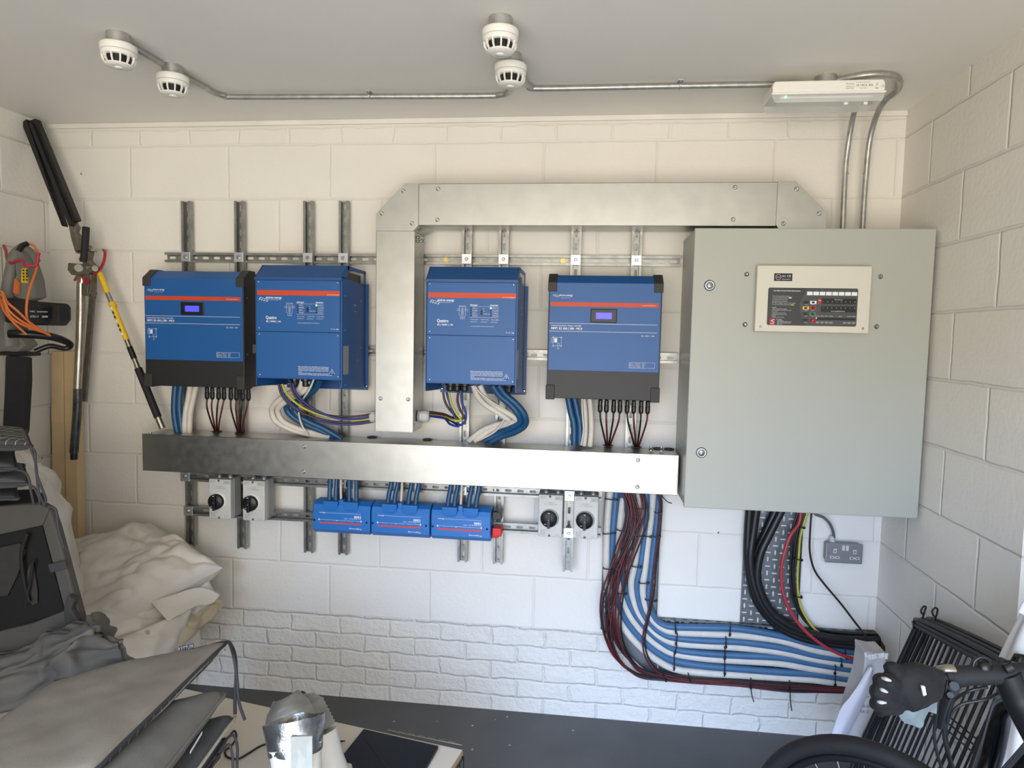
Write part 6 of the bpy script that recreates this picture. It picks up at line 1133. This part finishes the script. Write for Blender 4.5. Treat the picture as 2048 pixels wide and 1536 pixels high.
q = (1.676,-0.405,0.336); q2 = (1.641,-0.405,0.221); mb = MB(); txt(mb, 'to do', q[0], q[2]+.02, q[1], .012, .028); txt(mb, 'fix 2', q[0]-.005, q[2], q[1], .010, .03); txt(mb, 'wall', q[0]+.004, q[2]+.055, q[1], .008, .02); txt(mb, 'Sep', q2[0], q2[2], q2[1], .012, .02, bold=.0005); mb.build('handwriting', cgrey_m, t)
mb = sheet_mb([[(1.688,-0.43,0.519),(1.651,-0.43,0.446),(1.624,-0.43,0.398),(1.597,-0.43,0.355),(1.577,-0.43,0.278),(1.558,-0.43,0.203)], [(1.687,-0.44,0.515),(1.671,-0.44,0.461),(1.65,-0.44,0.398),(1.623,-0.44,0.338),(1.6,-0.44,0.269),(1.577,-0.44,0.209)], [(1.698,-0.42,0.494),(1.69,-0.42,0.427),(1.674,-0.42,0.368),(1.654,-0.42,0.316),(1.634,-0.42,0.265),(1.619,-0.42,0.225)]], .0015, .004, 6, 2); mb.build('paper_sheet', paper_m, None, 0, 'curved bluish white paper sheet leaning against the paper bag', 'paper', org=(1.598,-0.43,0.317))

t = thing('folding_dog_crate', 'folded black wire dog crate leaning on the right wall', 'dog crate', (1.58, -.6, 0))
T0, T1, B0 = Vector((1.812, -.50, .725)), Vector((1.722, -1.12, .875)), Vector((1.585, -.50, .0)); B1 = T1+(B0-T0); nC = (T1-T0).cross(B0-T0).normalized()
if nC.x > 0: nC = -nC
for lay in range(3):
    off = nC*(.024*(lay-1)); sh = Vector((0, -.012*lay, .008*(1-lay)))
    a, b, c, d = [q+off+sh for q in (T0, T1, B1, B0)]
    mb = MB(); mb.tube([a+(d-a)*.04, a+(b-a)*.03, b+(a-b)*.03, b+(c-b)*.04, c, d, a+(d-a)*.04], .0085 if lay == 2 else .007, 8, sub=4); fr = mb.build('panel_frame', wire_m, t)
    mb = MB(); n_ = 17
    for k in range(1, n_):
        u = k/n_; mb.tube([a.lerp(b, u), d.lerp(c, u)], .0040 if k % 6 == lay*2 else .0021, 5, sub=1)
    mb.build('upright_wires', wire_m, t, kind=None)
    mb = MB()
    for v in (.015, .03, .30, .62): mb.tube([a.lerp(d, v), b.lerp(c, v)], .0075 if v < .05 else .0022, 6, sub=1)
    mb.build('cross_wires', wire_m, t)
for px in ([(1.797,-0.52,0.719),(1.804,-0.52,0.754),(1.807,-0.52,0.768),(1.8,-0.52,0.769),(1.793,-0.52,0.754),(1.798,-0.52,0.744),(1.805,-0.52,0.751)], [(1.816,-0.56,0.738),(1.822,-0.56,0.767),(1.822,-0.56,0.779),(1.815,-0.56,0.782),(1.807,-0.56,0.771),(1.812,-0.56,0.757),(1.82,-0.56,0.753)], [(1.838,-0.68,0.719),(1.844,-0.68,0.742),(1.848,-0.68,0.755),(1.841,-0.68,0.754),(1.838,-0.68,0.734)]):
    mb = MB(); mb.tube(px, .0028, 6); mb.build('latch_loop', wire_m, t)
t = thing('white_sack', 'white cloth sack gathered at the neck by the right edge', 'sack', (1.783, -1.12, .5))
cxs, cys = 1.783, -1.12
def sk(u, v):
    a = 2*PI*u; z = .52+.56*v
    r = .115*(1-max(0, (v-.25)/.75)**1.7*.88)*(1-.25*max(0, .15-v)/.15)
    r *= 1+.055*math.sin(14*a+2*math.sin(3*a))*min(1, .35+v)
    return (cxs+r*math.cos(a), cys+r*math.sin(a)*.9, z)
mb = MB(); mb.grid(sk, 140, 30); mb.build('sack_body', mat('white_sack_cloth', (206, 204, 200), .6, 0, .04, 10, .001, 40), t)
mb = MB(); mb.tube([(cxs, cys, 1.08), (cxs+.02, cys, 1.11), (cxs+.05, cys, 1.13)], [.016, .02, .03], 12); mb.build('gathered_neck', mat('brown_string', (150, 140, 110), .8), t)
mb = MB(); mb.tube([(cxs-.01, cys-.02, 1.07), (cxs-.05, cys-.03, 1.04), (cxs-.07, cys-.02, 1.0)], [.012, .02, .008], 10, flat=.4); mb.build('loose_flap', paper_m, t)

# bicycle
t = thing('bicycle', 'black bicycle with thick handlebar and tyre at the lower right', 'bicycle', (1.35, -1.25, 0))
HB = [(1.49,-1.6,1.07),(1.451,-1.6,1.07),(1.413,-1.6,1.068),(1.374,-1.6,1.063),(1.331,-1.6,1.057),(1.297,-1.6,1.049),(1.284,-1.6,1.045)]
mb = MB(); mb.tube(HB, [.019, .019, .017, .0165, .0155, .0155, .0155], 16); mb.build('handlebar', rub_m, t)
mb = MB(); mb.tube([(1.347,-1.6,1.059),(1.311,-1.6,1.053),(1.284,-1.6,1.045)], .0175, 14); mb.tube([(1.325,-1.6,1.057),(1.318,-1.6,1.055)], .021, 14, sub=1); mb.build('grip', rub_m, t)
mb = MB(); mb.tube([(1.414,-1.6,1.073),(1.43,-1.6,1.041),(1.449,-1.6,1.008),(1.492,-1.58,0.947)], [.022, .024, .026, .028], 16); mb.build('stem', mat('satin_black_alloy', (24, 25, 26), .4, .2), t)
mb = MB(); mb.tube([(1.43,-1.58,1.069),(1.448,-1.57,1.062),(1.456,-1.57,1.058)], .012, 10); mb.tube([(1.4,-1.62,1.085),(1.41,-1.62,1.09)], .008, 8, sub=1); mb.build('stem_clamp', blk_m, t)
mb = MB(); mb.tube([(1.362,-1.6,1.068),(1.363,-1.6,1.084),(1.372,-1.6,1.093),(1.384,-1.6,1.091),(1.393,-1.6,1.077)], .003, 8); mb.lathe([(.011, 0), (.011, -.006), (.007, -.011), (.001, -.012)], (1.379,-1.6,1.077), 'y', 20); mb.build('bell', blk_m, t)
mb = MB(); mb.tube([(1.296,-1.62,1.076),(1.304,-1.63,1.084),(1.317,-1.63,1.085)], .004, 8, flat=2); mb.build('shift_lever', alu_m, t)
mb = MB(); mb.slab([(1.313,-1.62,1.058),(1.329,-1.62,1.052),(1.337,-1.62,1.046),(1.328,-1.62,1.031),(1.318,-1.62,1.025),(1.311,-1.62,1.038)], (0, .03, 0)); mb.cyl((1.319,-1.63,1.055), (1.334,-1.6,1.04), .007); mb.cyl((1.314,-1.63,1.039), (1.33,-1.6,1.024), .005); mb.tube([(1.313,-1.62,1.034),(1.319,-1.6,0.997),(1.327,-1.58,0.955)], [.009, .007, .005], 8); mb.build('brake_lever', mat('satin_black_alloy', (24, 25, 26), .4, .2), t, bevel=.001)
for pts in ([(1.333,-1.6,1.02),(1.338,-1.58,0.982),(1.354,-1.55,0.925),(1.395,-1.5,0.831),(1.403,-1.5,0.812)], [(1.419,-1.58,1.026),(1.408,-1.56,1.001),(1.373,-1.55,0.982),(1.361,-1.54,0.948),(1.368,-1.52,0.899),(1.388,-1.5,0.85),(1.396,-1.5,0.826)], [(1.387,-1.6,1.043),(1.36,-1.6,1.034),(1.348,-1.58,1.006),(1.342,-1.57,0.973),(1.345,-1.56,0.93),(1.363,-1.54,0.892),(1.391,-1.52,0.834)], [(1.33,-1.56,0.966),(1.334,-1.55,0.923),(1.347,-1.54,0.881),(1.369,-1.52,0.837)]):
    mb = MB(); mb.tube(pts, .0028, 8); mb.build('brake_cable', cblack_m, t)
WC_ = Vector((1.425, -1.21, .345)); wa = math.radians(42); wu = Vector((math.cos(wa), -math.sin(wa), 0)); 
def ring(r, n=72): return [WC_+wu*(r*math.cos(2*PI*k/n))+Vector((0, 0, r*math.sin(2*PI*k/n))) for k in range(n+1)]
mb = MB(); mb.tube(ring(.322), .022, 14, sub=1, caps=False); mb.build('tyre', rub_m, t)
mb = MB(); mb.tube(ring(.292), .010, 10, sub=1, caps=False); mb.build('rim', mat('satin_black_alloy', (24, 25, 26), .4, .2), t)
wn = wu.cross(Vector((0, 0, 1)))
for k in range(28):
    a = 2*PI*k/28; e_ = WC_+wu*(.288*math.cos(a))+Vector((0, 0, .288*math.sin(a))); h_ = WC_+wn*(.03 if k % 2 else -.03)+wu*(.02*math.cos(a+1.2))+Vector((0, 0, .02*math.sin(a+1.2)))
    mb = MB(); mb.tube([h_, e_], .0011, 5, sub=1); mb.build('spoke', alu_m, t)
mb = MB(); mb.cyl(WC_-wn*.045, WC_+wn*.045, .018); mb.build('hub', blk_m, t)
FT = Vector((1.505,-1.56,0.927))
for sg in (-1, 1): mb = MB(); mb.tube([WC_+wn*.05*sg, WC_.lerp(FT, .5)+wn*.055*sg+Vector((.03, 0, .02)), FT+wn*.03*sg], [.010, .016, .020], 10); mb.build('fork_blade', mat('gloss_black_paint', (10, 10, 11), .2), t)
mb = MB(); mb.tube([(1.535,-1.35,0.723),(1.55,-1.35,0.789),(1.542,-1.38,0.87),(1.526,-1.42,0.922),(1.523,-1.45,0.948)], [.022, .022, .02, .02, .02], 12); mb.build('mudguard_stay', mat('gloss_black_paint', (10, 10, 11), .2), t)

# fingerless-looking glove pulled over the bar end
t = thing('cycling_glove', 'black glove with pale lining pulled over the handlebar end', 'glove', (1.272,-1.62,1.03))
gl = bpy.data.meshes.new('glove_hand')
gv = [(1.275,-1.64,1.057),(1.244,-1.66,1.065),(1.218,-1.66,1.063),(1.203,-1.66,1.08),(1.193,-1.66,1.069),(1.193,-1.66,1.05),(1.198,-1.66,1.031),(1.2,-1.67,1.095),(1.18,-1.67,1.07),(1.175,-1.67,1.051),(1.178,-1.67,1.028),(1.241,-1.64,1.076),(1.224,-1.62,1.077),(1.251,-1.66,1.042),(1.227,-1.66,1.036)]
mb = MB()
mb.tube([(1.286,-1.64,1.058),(1.264,-1.65,1.061),(1.24,-1.66,1.063),(1.224,-1.66,1.057),(1.213,-1.66,1.051)], [.027, .035, .041, .041, .028], 22, sub=6, flat=.62)
for pts, rr in (([(1.22,-1.66,1.081),(1.206,-1.67,1.092),(1.206,-1.66,1.093)], [.017, .0155, .013]), ([(1.209,-1.67,1.072),(1.185,-1.69,1.082),(1.183,-1.67,1.073)], [.014, .0125, .010]), ([(1.207,-1.67,1.056),(1.181,-1.69,1.066),(1.178,-1.67,1.055)], [.013, .012, .010]), ([(1.207,-1.67,1.042),(1.184,-1.69,1.05),(1.18,-1.67,1.035)], [.013, .012, .010]), ([(1.219,-1.66,1.029),(1.195,-1.68,1.033),(1.191,-1.66,1.018)], [.012, .011, .009])):
    mb.tube(pts, rr, 12, sub=5)
crinkle(mb, .003, 30, 2); gb = mb.build('glove_shell', glove_m, t); rm = gb.modifiers.new('merge', 'REMESH'); rm.mode = 'VOXEL'; rm.voxel_size = .0028; rm.use_smooth_shade = True
mb = MB(); 
for pts in ([(1.179,-1.685,1.087),(1.182,-1.7,1.092),(1.189,-1.7,1.09)], [(1.178,-1.685,1.069),(1.178,-1.7,1.074),(1.185,-1.7,1.071)], [(1.174,-1.685,1.048),(1.176,-1.7,1.054),(1.184,-1.7,1.054)]): mb.tube(pts, [.0015, .0032, .0015], 8, sub=4)
mb.build('finger_lining', mat('pale_glove_lining', (170, 172, 166), .8), t)
mb = MB(); mb.slab([(1.236,-1.697,1.083),(1.241,-1.697,1.083),(1.244,-1.697,1.07),(1.24,-1.697,1.068)], (0, .004, 0)); mb.build('cuff_label', white_m, t)
mb = sheet_mb([[(1.22,-1.66,1.021),(1.234,-1.67,1.029),(1.252,-1.67,1.038),(1.269,-1.66,1.045),(1.282,-1.65,1.043)], [(1.224,-1.66,1.009),(1.239,-1.67,1.017),(1.258,-1.66,1.021),(1.275,-1.65,1.026),(1.29,-1.64,1.024)], [(1.233,-1.66,1.0),(1.245,-1.66,0.998),(1.258,-1.66,0.996),(1.268,-1.65,1.017),(1.289,-1.64,1.01)]], .004, .004, 18, 5, sub=6); mb.build('grey_lining', gcuff_m, t)
